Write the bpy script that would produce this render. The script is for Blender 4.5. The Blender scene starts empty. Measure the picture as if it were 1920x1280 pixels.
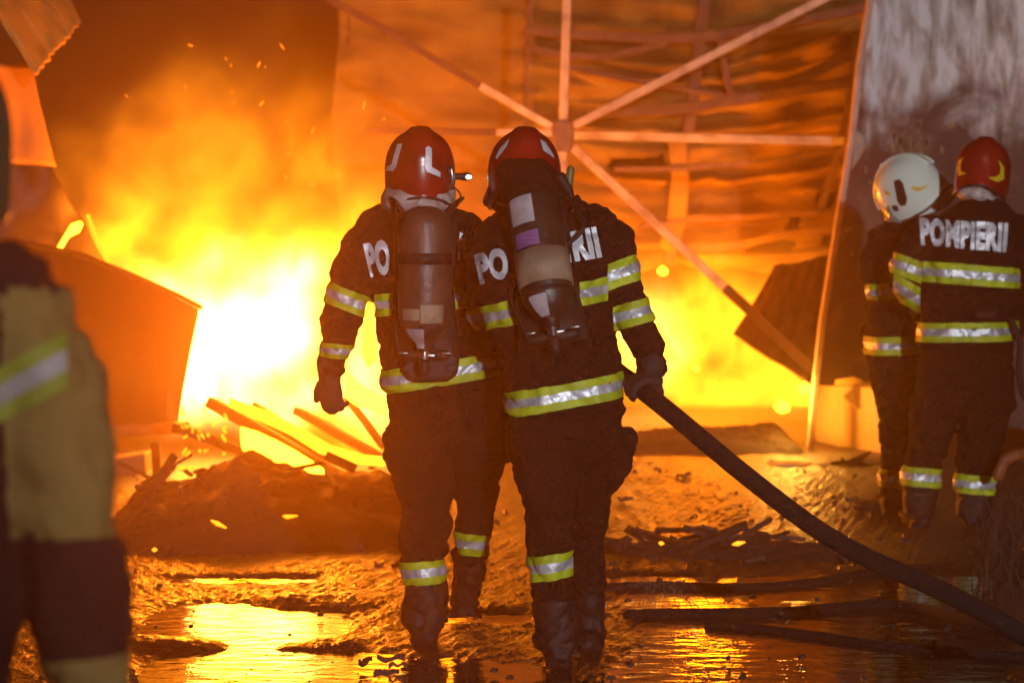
import bpy, bmesh, math, random
import numpy as np
from mathutils import Vector, Matrix, noise
from mathutils.bvhtree import BVHTree

random.seed(7); np.random.seed(7)
S = bpy.context.scene
C = S.collection
R = math.radians

# ------------------------------------------------------------------ camera, world, light, exposure
F = 5333.0                                   # focal length in photo pixels (100 mm on 36 mm)
HZ = 395.0                                   # the horizon's row
CAMZ = 1.57
PITCH = math.atan((640 - HZ) / F)
CAM = Vector((0, 0, CAMZ))
cd = bpy.data.cameras.new('camera'); cam = bpy.data.objects.new('camera', cd); C.objects.link(cam)
cam.location = CAM; cam.rotation_euler = (math.pi/2 - PITCH, 0, 0)
cd.lens = 100; cd.sensor_width = 36; cd.clip_start = .1; cd.clip_end = 400
cd.dof.use_dof = True; cd.dof.focus_distance = 10.0; cd.dof.aperture_fstop = 3.6
S.camera = cam

w = bpy.data.worlds.new('World'); S.world = w; w.use_nodes = True
wn = w.node_tree; bg = wn.nodes['Background']
sky = wn.nodes.new('ShaderNodeTexSky'); sky.sky_type = 'NISHITA'; sky.sun_disc = False
sky.sun_elevation = R(-4); sky.sun_rotation = R(150)
wn.links.new(sky.outputs[0], bg.inputs[0]); bg.inputs[1].default_value = .006

FIRE = (1.0, .265, .008)
GLOW = (1.0, .195, .002)                     # what the deep orange flames throw on things
def lamp(kind, name, loc, power, col, radius=.3, aim=None, spot=60, blend=.6):
    d = bpy.data.lights.new(name, kind); d.energy = power; d.color = col
    d.shadow_soft_size = radius
    o = bpy.data.objects.new(name, d); C.objects.link(o); o.location = loc
    if aim is not None:
        o.rotation_euler = (Vector(aim) - Vector(loc)).to_track_quat('-Z', 'Y').to_euler()
        d.spot_size = R(spot); d.spot_blend = blend
    return o

def ray(px, py):
    a, b = (px - 960) / F, (640 - py) / F
    c, s = math.cos(PITCH), math.sin(PITCH)
    return Vector((a, c + b*s, -s + b*c))
def at(px, py, Y):
    d = ray(px, py); return CAM + d * (Y / d.y)
def ppm(Y): return F / Y
def gy(py): return CAMZ * F / (py - HZ)      # distance of the ground seen in this row

lamp('POINT', 'fire_light', at(470, 600, 18.0), 950, GLOW, .35)
lamp('POINT', 'fire_light', at(600, 790, 16.6), 40, GLOW, .2)
lamp('POINT', 'fire_light', at(770, 330, 21.6), 130, GLOW, .4)  # added near the tarpaulin to brighten its left part, away from the modelled flames
lamp('POINT', 'fire_light', at(1330, 520, 23.2), 230, GLOW, .3)
lamp('POINT', 'fire_light', at(1488, 740, 18.5), 42, (1, .42, .05), .10)
lamp('SPOT', 'flood_light', (3.2, -7.0, 3.4), 9800, (.86, .93, 1.0), .12, (3.9, 18, 2.3), 54, 1.0)

S.view_settings.view_transform = 'Standard'; S.view_settings.look = 'None'
S.view_settings.exposure = 0; S.view_settings.gamma = 1; S.view_settings.use_curve_mapping = False
cy = S.cycles
cy.use_denoising = True; cy.denoiser = 'OPENIMAGEDENOISE'
cy.max_bounces = 5; cy.diffuse_bounces = 2; cy.glossy_bounces = 3; cy.transmission_bounces = 3
cy.volume_bounces = 0; cy.transparent_max_bounces = 6
cy.sample_clamp_indirect = 12; cy.volume_step_rate = .75; cy.volume_max_steps = 200
cy.caustics_reflective = False; cy.caustics_refractive = False

# ------------------------------------------------------------------ helpers
def tag(o, label=None, cat=None, group=None, kind=None):
    if label: o['label'] = label
    if cat: o['category'] = cat
    if group: o['group'] = group
    if kind: o['kind'] = kind
    return o
def empty(name, loc, label, cat, group=None):
    o = bpy.data.objects.new(name, None); C.objects.link(o); o.location = loc; o.empty_display_size = .2
    return tag(o, label, cat, group)
def mk(name, verts, faces, mat, parent=None, smooth=True, mi=None):
    """one mesh object; verts in world space"""
    off = parent_world(parent)
    me = bpy.data.meshes.new(name)
    me.from_pydata([tuple(Vector(v) - off) for v in verts], [], [tuple(f) for f in faces])
    for m in (mat if isinstance(mat, (list, tuple)) else [mat]): me.materials.append(m)
    if mi is not None: me.polygons.foreach_set('material_index', mi)
    me.polygons.foreach_set('use_smooth', [smooth]*len(me.polygons))
    me.update()
    o = bpy.data.objects.new(name, me); C.objects.link(o)
    if parent: o.parent = parent
    return o
def parent_world(p):
    v = Vector((0, 0, 0))
    while p is not None: v = v + p.location; p = p.parent
    return v

class G:
    """collects closed pieces of geometry"""
    def __init__(s): s.v = []; s.f = []
    def add(s, vs, fs):
        n = len(s.v); s.v += [Vector(v) for v in vs]; s.f += [tuple(i + n for i in f) for f in fs]
    def loft(s, rings, cap=True):
        n = len(rings[0]); vs = [p for r in rings for p in r]; fs = []
        for k in range(len(rings) - 1):
            for i in range(n):
                j = (i + 1) % n
                fs.append((k*n + i, k*n + j, (k+1)*n + j, (k+1)*n + i))
        if cap:
            for k, rev in ((0, True), (len(rings) - 1, False)):
                c = sum((Vector(p) for p in rings[k]), Vector()) / n
                vs.append(c); ci = len(vs) - 1
                for i in range(n):
                    j = (i + 1) % n
                    fs.append((ci, k*n + j, k*n + i) if rev else (ci, k*n + i, k*n + j))
        s.add(vs, fs)
    def tube(s, pts, rad, seg=12, flat=None, round_ends=True):
        pts = [Vector(p) for p in pts]
        if not isinstance(rad, (list, tuple)): rad = [rad]*len(pts)
        rings = []; up = Vector((.13, .31, .94)) if flat is None else Vector(flat[0])
        k2 = 1.0 if flat is None else flat[1]
        prev = None
        seq = []
        for i, (p, r) in enumerate(zip(pts, rad)):
            t = (pts[min(i+1, len(pts)-1)] - pts[max(i-1, 0)]).normalized()
            seq.append((p, t, r))
        if round_ends:
            p, t, r = seq[0]; q, u, e = seq[-1]
            seq = [(p - t*r*.95, t, r*.3), (p - t*r*.6, t, r*.8)] + seq + [(q + u*e*.6, u, e*.8), (q + u*e*.95, u, e*.3)]
        for p, t, r in seq:
            if prev is None:
                a = up - t*up.dot(t)
                if a.length < 1e-3: a = t.orthogonal()
                a.normalize()
            else:
                a = (prev - t*prev.dot(t)).normalized()
            prev = a; b = t.cross(a)
            rings.append([p + a*(r*k2*math.cos(2*math.pi*i/seg)) + b*(r*math.sin(2*math.pi*i/seg)) for i in range(seg)])
        s.loft(rings)
    def bar(s, p, q, wd, th, side=None):
        """box section beam from p to q, wd across 'side', th the other way"""
        p, q = Vector(p), Vector(q); t = (q - p).normalized()
        a = Vector(side) if side is not None else Vector((0, 1, 0))
        a = (a - t*a.dot(t)).normalized(); b = t.cross(a)
        s.loft([[c + a*(x*wd/2) + b*(y*th/2) for x, y in ((-1,-1),(1,-1),(1,1),(-1,1))] for c in (p, q)])
    def poly_bar(s, pts, th, dp):
        pts = [Vector(p) for p in pts]; rings = []
        for i, p in enumerate(pts):
            t = (pts[min(i+1, len(pts)-1)] - pts[max(i-1, 0)]).normalized()
            a = Vector((0, 1, 0)); a = (a - t*a.dot(t)).normalized(); b = t.cross(a)
            rings.append([p + a*(x*dp/2) + b*(y*th/2) for x, y in ((-1,-1),(1,-1),(1,1),(-1,1))])
        s.loft(rings)
    def box(s, lo, hi):
        x0, y0, z0 = lo; x1, y1, z1 = hi
        s.loft([[(x0,y0,z),(x1,y0,z),(x1,y1,z),(x0,y1,z)] for z in (z0, z1)])
    def prism(s, front, thick):
        """outline (list of points) given thickness away along +Y"""
        n = len(front); vs = [Vector(p) for p in front] + [Vector(p) + Vector((0, thick, 0)) for p in front]
        s.add(vs, [tuple(range(n))[::-1], tuple(range(n, 2*n))] + [(i, (i+1) % n, (i+1) % n + n, i + n) for i in range(n)])
    def build(s, name, mat, parent=None, smooth=False): return mk(name, s.v, s.f, mat, parent, smooth)

def sring(c, ax, ay, n=28, e=2.4):
    out = []
    for i in range(n):
        t = 2*math.pi*i/n; ct, st = math.cos(t), math.sin(t)
        out.append(c + ax*(math.copysign(abs(ct)**(2/e), ct)) + ay*(math.copysign(abs(st)**(2/e), st)))
    return out

def bevel(o, wd=.004, seg=2):
    m = o.modifiers.new('bevel', 'BEVEL'); m.width = wd; m.segments = seg; m.limit_method = 'ANGLE'; return o
def solid(o, t):
    m = o.modifiers.new('solid', 'SOLIDIFY'); m.thickness = t; m.offset = -1; return o

def remesh(g, vox, smooth=6, fac=.5):
    """fuse closed pieces into one continuous surface -> (verts, faces)"""
    me = bpy.data.meshes.new('tmp'); me.from_pydata([tuple(v) for v in g.v], [], g.f); me.update()
    bm = bmesh.new(); bm.from_mesh(me); bmesh.ops.recalc_face_normals(bm, faces=bm.faces[:]); bm.to_mesh(me); bm.free()
    o = bpy.data.objects.new('tmp', me); C.objects.link(o)
    m = o.modifiers.new('r', 'REMESH'); m.mode = 'VOXEL'; m.voxel_size = vox
    if smooth:
        k = o.modifiers.new('s', 'SMOOTH'); k.factor = fac; k.iterations = smooth
    dg = bpy.context.evaluated_depsgraph_get(); dg.update()
    ev = bpy.data.meshes.new_from_object(o.evaluated_get(dg))
    vs = [v.co.copy() for v in ev.vertices]; fs = [tuple(p.vertices) for p in ev.polygons]
    ns = [v.normal.copy() for v in ev.vertices]
    bpy.data.objects.remove(o); bpy.data.meshes.remove(me); bpy.data.meshes.remove(ev)
    return vs, fs, ns

# ------------------------------------------------------------------ materials
def mat(name, col, rough=.6, metal=0, var=None, scale=8, bump=0, bscale=40, stretch=None, spec=.5, detail=5, emit=None):
    m = bpy.data.materials.new(name); m.use_nodes = True; nt = m.node_tree; b = nt.nodes['Principled BSDF']
    b.inputs['Base Color'].default_value = (*col, 1); b.inputs['Roughness'].default_value = rough
    b.inputs['Metallic'].default_value = metal; b.inputs['Specular IOR Level'].default_value = spec
    if var or bump:
        g = nt.nodes.new('ShaderNodeNewGeometry'); src = g.outputs['Position']
        if stretch:
            mp = nt.nodes.new('ShaderNodeMapping'); mp.inputs['Scale'].default_value = stretch
            nt.links.new(src, mp.inputs[0]); src = mp.outputs[0]
    if var:
        n = nt.nodes.new('ShaderNodeTexNoise'); n.inputs['Scale'].default_value = scale; n.inputs['Detail'].default_value = detail
        nt.links.new(src, n.inputs['Vector'])
        r = nt.nodes.new('ShaderNodeValToRGB'); r.color_ramp.elements[0].position = .3; r.color_ramp.elements[1].position = .7
        r.color_ramp.elements[0].color = (*var, 1); r.color_ramp.elements[1].color = (*col, 1)
        nt.links.new(n.outputs['Fac'], r.inputs[0]); nt.links.new(r.outputs[0], b.inputs['Base Color'])
    if bump:
        n = nt.nodes.new('ShaderNodeTexNoise'); n.inputs['Scale'].default_value = bscale; n.inputs['Detail'].default_value = 4
        nt.links.new(src, n.inputs['Vector'])
        k = nt.nodes.new('ShaderNodeBump'); k.inputs['Strength'].default_value = bump; k.inputs['Distance'].default_value = .02
        nt.links.new(n.outputs['Fac'], k.inputs['Height']); nt.links.new(k.outputs[0], b.inputs['Normal'])
    if emit:
        b.inputs['Emission Color'].default_value = (*emit[0], 1); b.inputs['Emission Strength'].default_value = emit[1]
    return m

NAVY = mat('navy_cloth', (.0085, .006, .007), .95, var=(.004, .003, .0035), scale=14, bump=.5, bscale=60, spec=.12)
TAN = mat('tan_cloth', (.34, .22, .065), .9, var=(.24, .15, .045), scale=7, bump=.3, bscale=50, spec=.2)
MAROON = mat('maroon_cloth', (.05, .018, .016), .9, var=(.03, .012, .012), scale=9, bump=.3, spec=.2)
YEL = mat('yellow_tape', (.54, .60, .015), .6, var=(.34, .38, .012), scale=9, bump=.2, detail=8)
SILV = mat('silver_tape', (.86, .86, .90), .50, .6, var=(.50, .49, .53), scale=11, bump=.35, bscale=38)
PRINT = mat('silver_print', (.92, .92, .96), .55, .4, var=(.62, .62, .68), scale=14, detail=8)
RUB = mat('rubber', (.010, .008, .008), .62, bump=.3, spec=.28)
LEATH = mat('glove_leather', (.018, .014, .013), .8, var=(.010, .008, .008), scale=20, bump=.3)
SKIN = mat('skin', (.45, .25, .17), .5, var=(.40, .21, .14), scale=30)
HELR = mat('helmet_red', (.34, .012, .008), .26, var=(.16, .008, .006), scale=8, detail=9)
HELW = mat('helmet_white', (.80, .88, .78), .25, var=(.74, .84, .74), scale=6)
HELD = mat('helmet_dark', (.05, .012, .01), .35)
MARKY = mat('yellow_mark', (.75, .50, .02), .4)
CYLA = mat('cylinder_brown', (.11, .055, .035), .45, var=(.035, .020, .014), scale=7, bump=.15, bscale=40, detail=9)
CYLB = mat('cylinder_black', (.034, .024, .016), .42, var=(.012, .009, .007), scale=8, bump=.15, bscale=40, detail=9)
BEIGE = mat('beige_wrap', (.38, .26, .17), .6, var=(.20, .13, .085), scale=11, bump=.2, detail=9)
LABW = mat('paper_label', (.48, .40, .42), .6, var=(.34, .28, .31), scale=40)
PURP = mat('purple_label', (.16, .06, .22), .5, var=(.25, .12, .30), scale=50, stretch=(.2, .2, 3))
STEEL = mat('worn_steel', (.45, .42, .40), .3, .9, var=(.25, .22, .20), scale=30)
PLAS = mat('black_plastic', (.010, .009, .008), .6, spec=.3)
HOSE = mat('hose_rubber', (.011, .008, .007), .8, spec=.25, var=(.006, .004, .004), scale=18, bump=.7, bscale=160)
HOOD = mat('flash_hood', (.10, .05, .04), .9, bump=.3)
HOODP = mat('silver_cape', (.62, .55, .52), .4, var=(.20, .12, .10), scale=22, bump=.5, bscale=30)

# ------------------------------------------------------------------ air, flames
def nmath(nt, op, *ins):
    n = nt.nodes.new('ShaderNodeMath'); n.operation = op
    for i, x in enumerate(ins):
        if isinstance(x, (int, float)): n.inputs[i].default_value = x
        else: nt.links.new(x, n.inputs[i])
    return n.outputs[0]
def nvec(nt, op, *ins):
    n = nt.nodes.new('ShaderNodeVectorMath'); n.operation = op
    for i, x in enumerate(ins):
        if isinstance(x, (tuple, list, Vector)): n.inputs[i].default_value = tuple(x)
        elif isinstance(x, (int, float)): n.inputs['Scale'].default_value = x
        else: nt.links.new(x, n.inputs[i])
    return n.outputs[1] if op in ('DOT_PRODUCT', 'LENGTH') else n.outputs[0]

def fire_smoke_material(name, blobs, warp=.35, wscale=1.6, soot=.25, contrast=1.6, step=.12):
    """burning gas: it emits; blobs = (centre, radii, strength)"""
    m = bpy.data.materials.new(name); m.use_nodes = True; nt = m.node_tree
    nt.nodes.remove(nt.nodes['Principled BSDF']); out = nt.nodes['Material Output']
    g = nt.nodes.new('ShaderNodeNewGeometry'); P = g.outputs['Position']
    st = nvec(nt, 'MULTIPLY', P, (1, 1, .92))
    n1 = nt.nodes.new('ShaderNodeTexNoise'); n1.inputs['Scale'].default_value = wscale; n1.inputs['Detail'].default_value = 2
    nt.links.new(st, n1.inputs['Vector'])
    n2 = nt.nodes.new('ShaderNodeTexNoise'); n2.inputs['Scale'].default_value = wscale*1.3; n2.inputs['Detail'].default_value = 4
    n2.inputs['Distortion'].default_value = .6
    nt.links.new(nvec(nt, 'ADD', st, (7.3, 2.1, 4.4)), n2.inputs['Vector'])
    Q = nvec(nt, 'ADD', P, nvec(nt, 'SCALE', nvec(nt, 'SUBTRACT', n1.outputs['Color'], (.5, .5, .5)), warp*2))
    n3 = nt.nodes.new('ShaderNodeTexNoise'); n3.inputs['Scale'].default_value = wscale*2.6; n3.inputs['Detail'].default_value = 3
    n3.inputs['Distortion'].default_value = .8; nt.links.new(nvec(nt, 'MULTIPLY', P, (1, 1, .42)), n3.inputs['Vector'])
    tot = {}
    for c, r, a, *hot in blobs:
        d = nvec(nt, 'MULTIPLY', nvec(nt, 'SUBTRACT', Q, c), (1/r[0], 1/r[1], 1/r[2]))
        e = nmath(nt, 'MULTIPLY', nmath(nt, 'EXPONENT', nmath(nt, 'MULTIPLY', nvec(nt, 'DOT_PRODUCT', d, d), -1.0)), a)
        k = bool(hot); tot[k] = e if k not in tot else nmath(nt, 'ADD', tot[k], e)
    mod = nmath(nt, 'POWER', nmath(nt, 'MULTIPLY', n2.outputs['Fac'], 2.0), contrast)
    mod3 = nmath(nt, 'POWER', nmath(nt, 'MULTIPLY', n3.outputs['Fac'], 2.0), 2.5)
    em = nt.nodes.new('ShaderNodeEmission'); em.inputs[0].default_value = (*FIRE, 1)
    nt.links.new(nmath(nt, 'MAXIMUM', nmath(nt, 'SUBTRACT', nmath(nt, 'MULTIPLY', tot[False], mod), .02), 0.0), em.inputs[1])
    em2 = nt.nodes.new('ShaderNodeEmission'); em2.inputs[0].default_value = (1, .60, .12, 1)
    nt.links.new(nmath(nt, 'MAXIMUM', nmath(nt, 'SUBTRACT', nmath(nt, 'MULTIPLY', tot[True], mod3), .25), 0.0), em2.inputs[1])
    a0 = nt.nodes.new('ShaderNodeAddShader'); nt.links.new(em.outputs[0], a0.inputs[0]); nt.links.new(em2.outputs[0], a0.inputs[1])
    ab = nt.nodes.new('ShaderNodeVolumeAbsorption'); ab.inputs[0].default_value = (.25, .12, .05, 1)
    nt.links.new(nmath(nt, 'MULTIPLY', nmath(nt, 'MINIMUM', tot[False], 1.0), nmath(nt, 'MULTIPLY', n1.outputs['Fac'], soot)), ab.inputs[1])
    ad = nt.nodes.new('ShaderNodeAddShader'); nt.links.new(a0.outputs[0], ad.inputs[0]); nt.links.new(ab.outputs[0], ad.inputs[1])
    nt.links.new(ad.outputs[0], out.inputs['Volume'])
    return m

def px_blob(px, py, Y, rx, ry, rz, a, *hot):       # radii across and up in photo pixels, ry in metres
    k = ppm(Y); return (at(px, py, Y), (rx/k, ry, rz/k), a, *hot)

def vol_box(name, lo, hi, m, label=None, cat=None):
    g = G(); g.box(lo, hi); o = g.build(name, m); return o

LY = 18.0
left_blobs = [px_blob(425, 635, LY, 95, .22, 85, 54, 1), px_blob(525, 565, LY, 66, .2, 58, 46, 1), px_blob(370, 690, LY, 40, .2, 40, 22, 1),
              px_blob(540, 745, LY, 90, .18, 26, 22, 1), px_blob(690, 690, LY, 40, .2, 90, 16, 1), px_blob(330, 545, LY, 60, .15, 22, 12, 1),
              px_blob(430, 555, LY, 250, .28, 150, 11), px_blob(655, 700, LY, 100, .25, 160, 8),
              px_blob(400, 410, LY, 200, .32, 105, 2.5), px_blob(460, 250, LY, 170, .3, 110, 1.35), px_blob(270, 290, LY, 100, .3, 70, .75), px_blob(640, 380, LY, 90, .3, 150, .8)]  # upper weak blobs: smoke lit by the fire, drawn as emission
o = vol_box('flames', (at(0, 0, LY).x, 17.0, -.02), (at(760, 0, LY).x, 19.0, 3.3), fire_smoke_material('left_flames_lit_smoke', left_blobs, warp=.40, wscale=2.0, contrast=3.2, soot=.5))
tag(o, 'large white hot fire with orange smoke rising behind the rubble heap', 'fire')
RY = 22.6
right_blobs = [px_blob(1320, 640, RY, 230, .28, 105, 11), px_blob(1235, 640, RY, 40, .3, 60, 9, 1),
               px_blob(1170, 620, RY, 40, .3, 60, 12, 1), px_blob(1440, 735, RY, 130, .25, 45, 9)]
o = vol_box('flames', (at(980, 0, RY).x, 21.6, -.02), (at(1620, 0, RY).x, 23.7, 2.0), fire_smoke_material('right_flames', right_blobs, warp=.25, wscale=3.0, contrast=2.6))
tag(o, 'lower yellow fire burning under the torn tarpaulin and steel brace', 'fire')

hz = bpy.data.materials.new('haze'); hz.use_nodes = True; nt = hz.node_tree
nt.nodes.remove(nt.nodes['Principled BSDF'])
pv = nt.nodes.new('ShaderNodeVolumePrincipled'); pv.inputs['Color'].default_value = (1, .62, .36, 1)
pv.inputs['Density'].default_value = .0115; pv.inputs['Anisotropy'].default_value = .85
nt.links.new(pv.outputs[0], nt.nodes['Material Output'].inputs['Volume'])
o = vol_box('haze', (-14, -9, -1.2), (14, 36, 6.6), hz); tag(o, kind='stuff')

# ------------------------------------------------------------------ ground and standing water
def ground_h(X, Y):
    """numpy height field: broad dips hold water"""
    def fb(x, y, sc, seed, oct=4):
        h = np.zeros_like(x); a = 1.0; f = sc; rng = np.random.RandomState(seed)
        for o in range(oct):
            for k in range(5):
                th = rng.rand()*6.283; ph = rng.rand()*6.283; q = f*(.7 + .6*rng.rand())
                h += a*np.sin((x*np.cos(th) + y*np.sin(th))*q + ph)/5
            a *= .55; f *= 2.05
        return h
    h = .008*fb(X, Y*.45, 2.4, 3, 3) + .007*fb(X, Y*.6, 11, 5, 3) + .005*fb(X, Y*.8, 48, 9, 3) + .0035*fb(X, Y*.9, 150, 13, 2)
    def dip(px0, px1, y0, y1, amt):
        Ya, Yb = gy(y1), gy(y0); Ym, Yr = (Ya+Yb)/2, max((Yb-Ya)/2, .05)
        k = F/Ym; Xm, Xr = ((px0+px1)/2 - 960)/k, (px1-px0)/2/k
        return -amt*np.exp(-(np.abs((X-Xm)/Xr)**4) - np.abs((Y-Ym)/Yr)**4)
    h += .016
    h += dip(310, 600, 1085, 1100, .045) + dip(280, 640, 1135, 1210, .055) + dip(240, 700, 1225, 1400, .065)
    h -= dip(230, 420, 1195, 1228, .034) + dip(470, 700, 1128, 1150, .03) + dip(520, 680, 1206, 1226, .026)
    h += dip(640, 1060, 1235, 1400, .030) + dip(780, 1000, 1150, 1172, .034) + dip(1100, 1330, 1080, 1100, .032)
    h += dip(1200, 1990, 1086, 1218, .062) + dip(1150, 1960, 1225, 1400, .042)
    h += dip(1540, 1620, 1035, 1062, .040)
    return h
xs = np.concatenate([np.linspace(-7, -3.05, 60), np.linspace(-3, 3, 480), np.linspace(3.05, 7, 60)]); ys = np.concatenate([np.linspace(7.5, 13, 330), np.linspace(13.02, 18, 220), np.linspace(18.1, 34, 110)])
XX, YY = np.meshgrid(xs, ys)
ZZ = ground_h(XX, YY)
# far skirt so the sheet goes on
vs = np.stack([XX.ravel(), YY.ravel(), ZZ.ravel()], 1)
nx, ny = len(xs), len(ys)
ii = (np.arange(ny-1)[:, None]*nx + np.arange(nx-1)[None, :]).ravel()
fs = np.stack([ii, ii+1, ii+nx+1, ii+nx], 1)
GRD = mat('wet_ground', (.022, .016, .012), .38, var=(.009, .007, .006), scale=22, bump=1.0, bscale=70, spec=.5)
me = bpy.data.meshes.new('ground'); me.vertices.add(len(vs)); me.vertices.foreach_set('co', vs.ravel())
me.loops.add(fs.size); me.loops.foreach_set('vertex_index', fs.ravel().astype(np.int32))
me.polygons.add(len(fs)); me.polygons.foreach_set('loop_start', (np.arange(len(fs))*4).astype(np.int32)); me.update(calc_edges=True)
me.polygons.foreach_set('use_smooth', [True]*len(fs)); me.materials.append(GRD)
gb = GRD.node_tree.nodes['Principled BSDF']; gb.inputs['Coat Weight'].default_value = .2; gb.inputs['Coat Roughness'].default_value = .12
for l_ in [l for l in GRD.node_tree.links if l.to_socket == gb.inputs['Normal']]: GRD.node_tree.links.new(l_.from_socket, gb.inputs['Coat Normal'])
o = bpy.data.objects.new('ground', me); C.objects.link(o); tag(o, kind='structure')
g = G(); g.add([(-200, -60, -.05), (200, -60, -.05), (200, 300, -.05), (-200, 300, -.05)], [(0, 1, 2, 3)])
o = g.build('terrain', GRD); tag(o, kind='structure')
WAT = mat('water', (.012, .009, .007), .035, spec=.6)
nt = WAT.node_tree; b = nt.nodes['Principled BSDF']
gg = nt.nodes.new('ShaderNodeNewGeometry'); mp = nt.nodes.new('ShaderNodeMapping'); mp.inputs['Scale'].default_value = (1, 1.4, 1)
n = nt.nodes.new('ShaderNodeTexNoise'); n.inputs['Scale'].default_value = 7; n.inputs['Detail'].default_value = 5
k = nt.nodes.new('ShaderNodeBump'); k.inputs['Strength'].default_value = .24; k.inputs['Distance'].default_value = .02
nt.links.new(gg.outputs['Position'], mp.inputs[0]); nt.links.new(mp.outputs[0], n.inputs['Vector'])
nt.links.new(n.outputs['Fac'], k.inputs['Height']); nt.links.new(k.outputs[0], b.inputs['Normal'])
g = G(); g.add([(-6.9, 7.6, 0), (6.9, 7.6, 0), (6.9, 13.6, 0), (-6.9, 13.6, 0)], [(0, 1, 2, 3)])
o = g.build('water', WAT); tag(o, kind='structure')

# ------------------------------------------------------------------ the burning hall: back wall, tarpaulin, steel frame
SOOT = mat('sooty_wall', (.022, .014, .010), .9, var=(.014, .010, .008), scale=3)
g = G(); g.box((-9, 31, -.04), (9, 31.25, 6.2)); g.box((-9, 22.5, -.04), (-8.7, 30.99, 6.2))
ow = empty('wall', (0, 31, 0), 'soot black wall at the back of the burning hall', 'wall'); g.build('wall_face', SOOT, ow)

TARP = mat('tarpaulin', (.34, .23, .045), .8, var=(.15, .092, .022), scale=2.2, bump=.25, bscale=14, stretch=(1, 1, 2.2))
TY = 24.2
th_ = empty('tarpaulin_wall', at(1150, 500, TY), 'torn brown tarpaulin side of the hall on bent purlins', 'tarpaulin')
NXT, NZT = 240, 150
x0, x1 = at(628, 0, TY).x, at(1690, 0, TY).x
zt, zb = at(0, -60, TY).z, at(0, 505, TY).z
tv = []; holes = [(1142, 290, 1250, 312), (1395, 452, 1490, 474), (1543, 432, 1566, 466), (1530, 360, 1565, 395), (1478, 402, 1500, 440)]
for j in range(NZT+1):
    for i in range(NXT+1):
        u, v = i/NXT, j/NZT
        px, py = 628 + u*(1690-628), -60 + v*565
        X = x0 + (x1-x0)*u + .03*math.sin(v*9)*(u < .02); Z = zt + (zb-zt)*v
        sag = math.sin(math.pi*min(max((px-1000)/600, 0), 1))
        Zs = Z - .16*sag*max(0, 1 - v)*.5
        d = .07*noise.noise((X*1.1, 3.3, Z*2.6)) + .05*noise.noise((X*2.2, 8.1, Z*6.5 + .8*math.sin(X*.9)))
        d += .05*abs(noise.noise((X*.7 + Z*.5, 5.5, Z*3.4 - X*.35)))
        d += .02*math.sin(X*11 + 2*Z)
        for zk, sg, k_, wd_ in ((85, 40, 1.1, .040), (118, 34, .8, .035), (225, 26, 1.4, .05), (322, 24, 1.2, .045), (385, 30, .9, .05), (455, 14, 1.0, .05), (30, 26, .9, .045), (165, 46, .7, .04)):
            lo = 1000 + 90*math.sin(zk*1.7); hi = 1640 + 60*math.cos(zk)
            if lo < px < hi:
                uu = (px - lo)/(hi - lo); zc = zk + sg*math.sin(math.pi*uu) - 22*uu + 6*noise.noise((px*.02, zk, 0))
                q_ = (py - zc)/222/wd_; d -= .065*k_*math.sin(math.pi*uu)**.6*(math.exp(-q_*q_) - .55*math.exp(-(q_-1.6)**2))
        if v > .9: Zs += .10*noise.noise((X*2.5, 1, 1))*(v-.9)*10
        if u > .35: d *= 1.7
        tv.append((X, TY + d, Zs))
tf = []
for j in range(NZT):
    for i in range(NXT):
        px, py = 628 + (i+.5)/NXT*1062, -60 + (j+.5)/NZT*565
        jit = 8*noise.noise((px*.05, py*.05, 0))
        if any(a < px+jit < c and b_+ (px-a)*-.05 < py+jit*.6 < d_ for a, b_, c, d_ in holes): continue
        a = j*(NXT+1) + i; tf.append((a, a+1, a+NXT+2, a+NXT+1))
o = mk('sheet', tv, tf, TARP, th_); solid(o, .008)
PURL = mat('burnt_purlin', (.15, .10, .09), .7, var=(.06, .04, .035), scale=6, bump=.3)
def purlin(pts, th, Y=23.85, name='purlin', dp=.07, m=None):
    g = G(); g.poly_bar([at(x, y, Y + (0 if len(q) == 0 else q[0])) for x, y, *q in pts], th/ppm(Y), dp); return bevel(g.build(name, m or PURL, th_), .006)
purlin([(985, 58), (1090, 66), (1250, 74), (1340, 68), (1430, 52), (1640, 12)], 17)
purlin([(985, 92), (1060, 104), (1130, 108), (1250, 82)], 13, 23.95)
purlin([(1060, 125), (1180, 150), (1340, 178), (1400, 178)], 9, 23.98)
purlin([(1130, 212), (1270, 205), (1400, 185), (1610, 154)], 19, 23.8)
purlin([(1430, 176), (1530, 134), (1630, 88)], 20, 23.9)
purlin([(1150, 318), (1280, 316), (1400, 306), (1580, 280)], 10, 23.95)
purlin([(1280, 470), (1370, 463), (1480, 438), (1575, 428)], 16, 23.8)
purlin([(1290, 486), (1400, 488), (1580, 478)], 20, 23.7)
purlin([(1200, 425), (1330, 410), (1580, 398)], 9, 23.95)
purlin([(1352, 75), (1365, 160), (1372, 176)], 13, 23.75, 'hanger')
purlin([(1330, -60), (1310, 90), (1300, 190), (1280, 300), (1266, 400), (1255, 500)], 21, 24.02, 'post', .05)
purlin([(1268, 250), (1275, 330), (1268, 420), (1250, 470)], 34, 23.95, 'torn_strip', .03, TARP)
purlin([(1606, 60), (1590, 200), (1560, 330), (1535, 400)], 13, 24.0, 'post', .05)
purlin([(994, -60), (990, 100), (984, 240), (980, 400)], 8, 24.0, 'post', .05)

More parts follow.
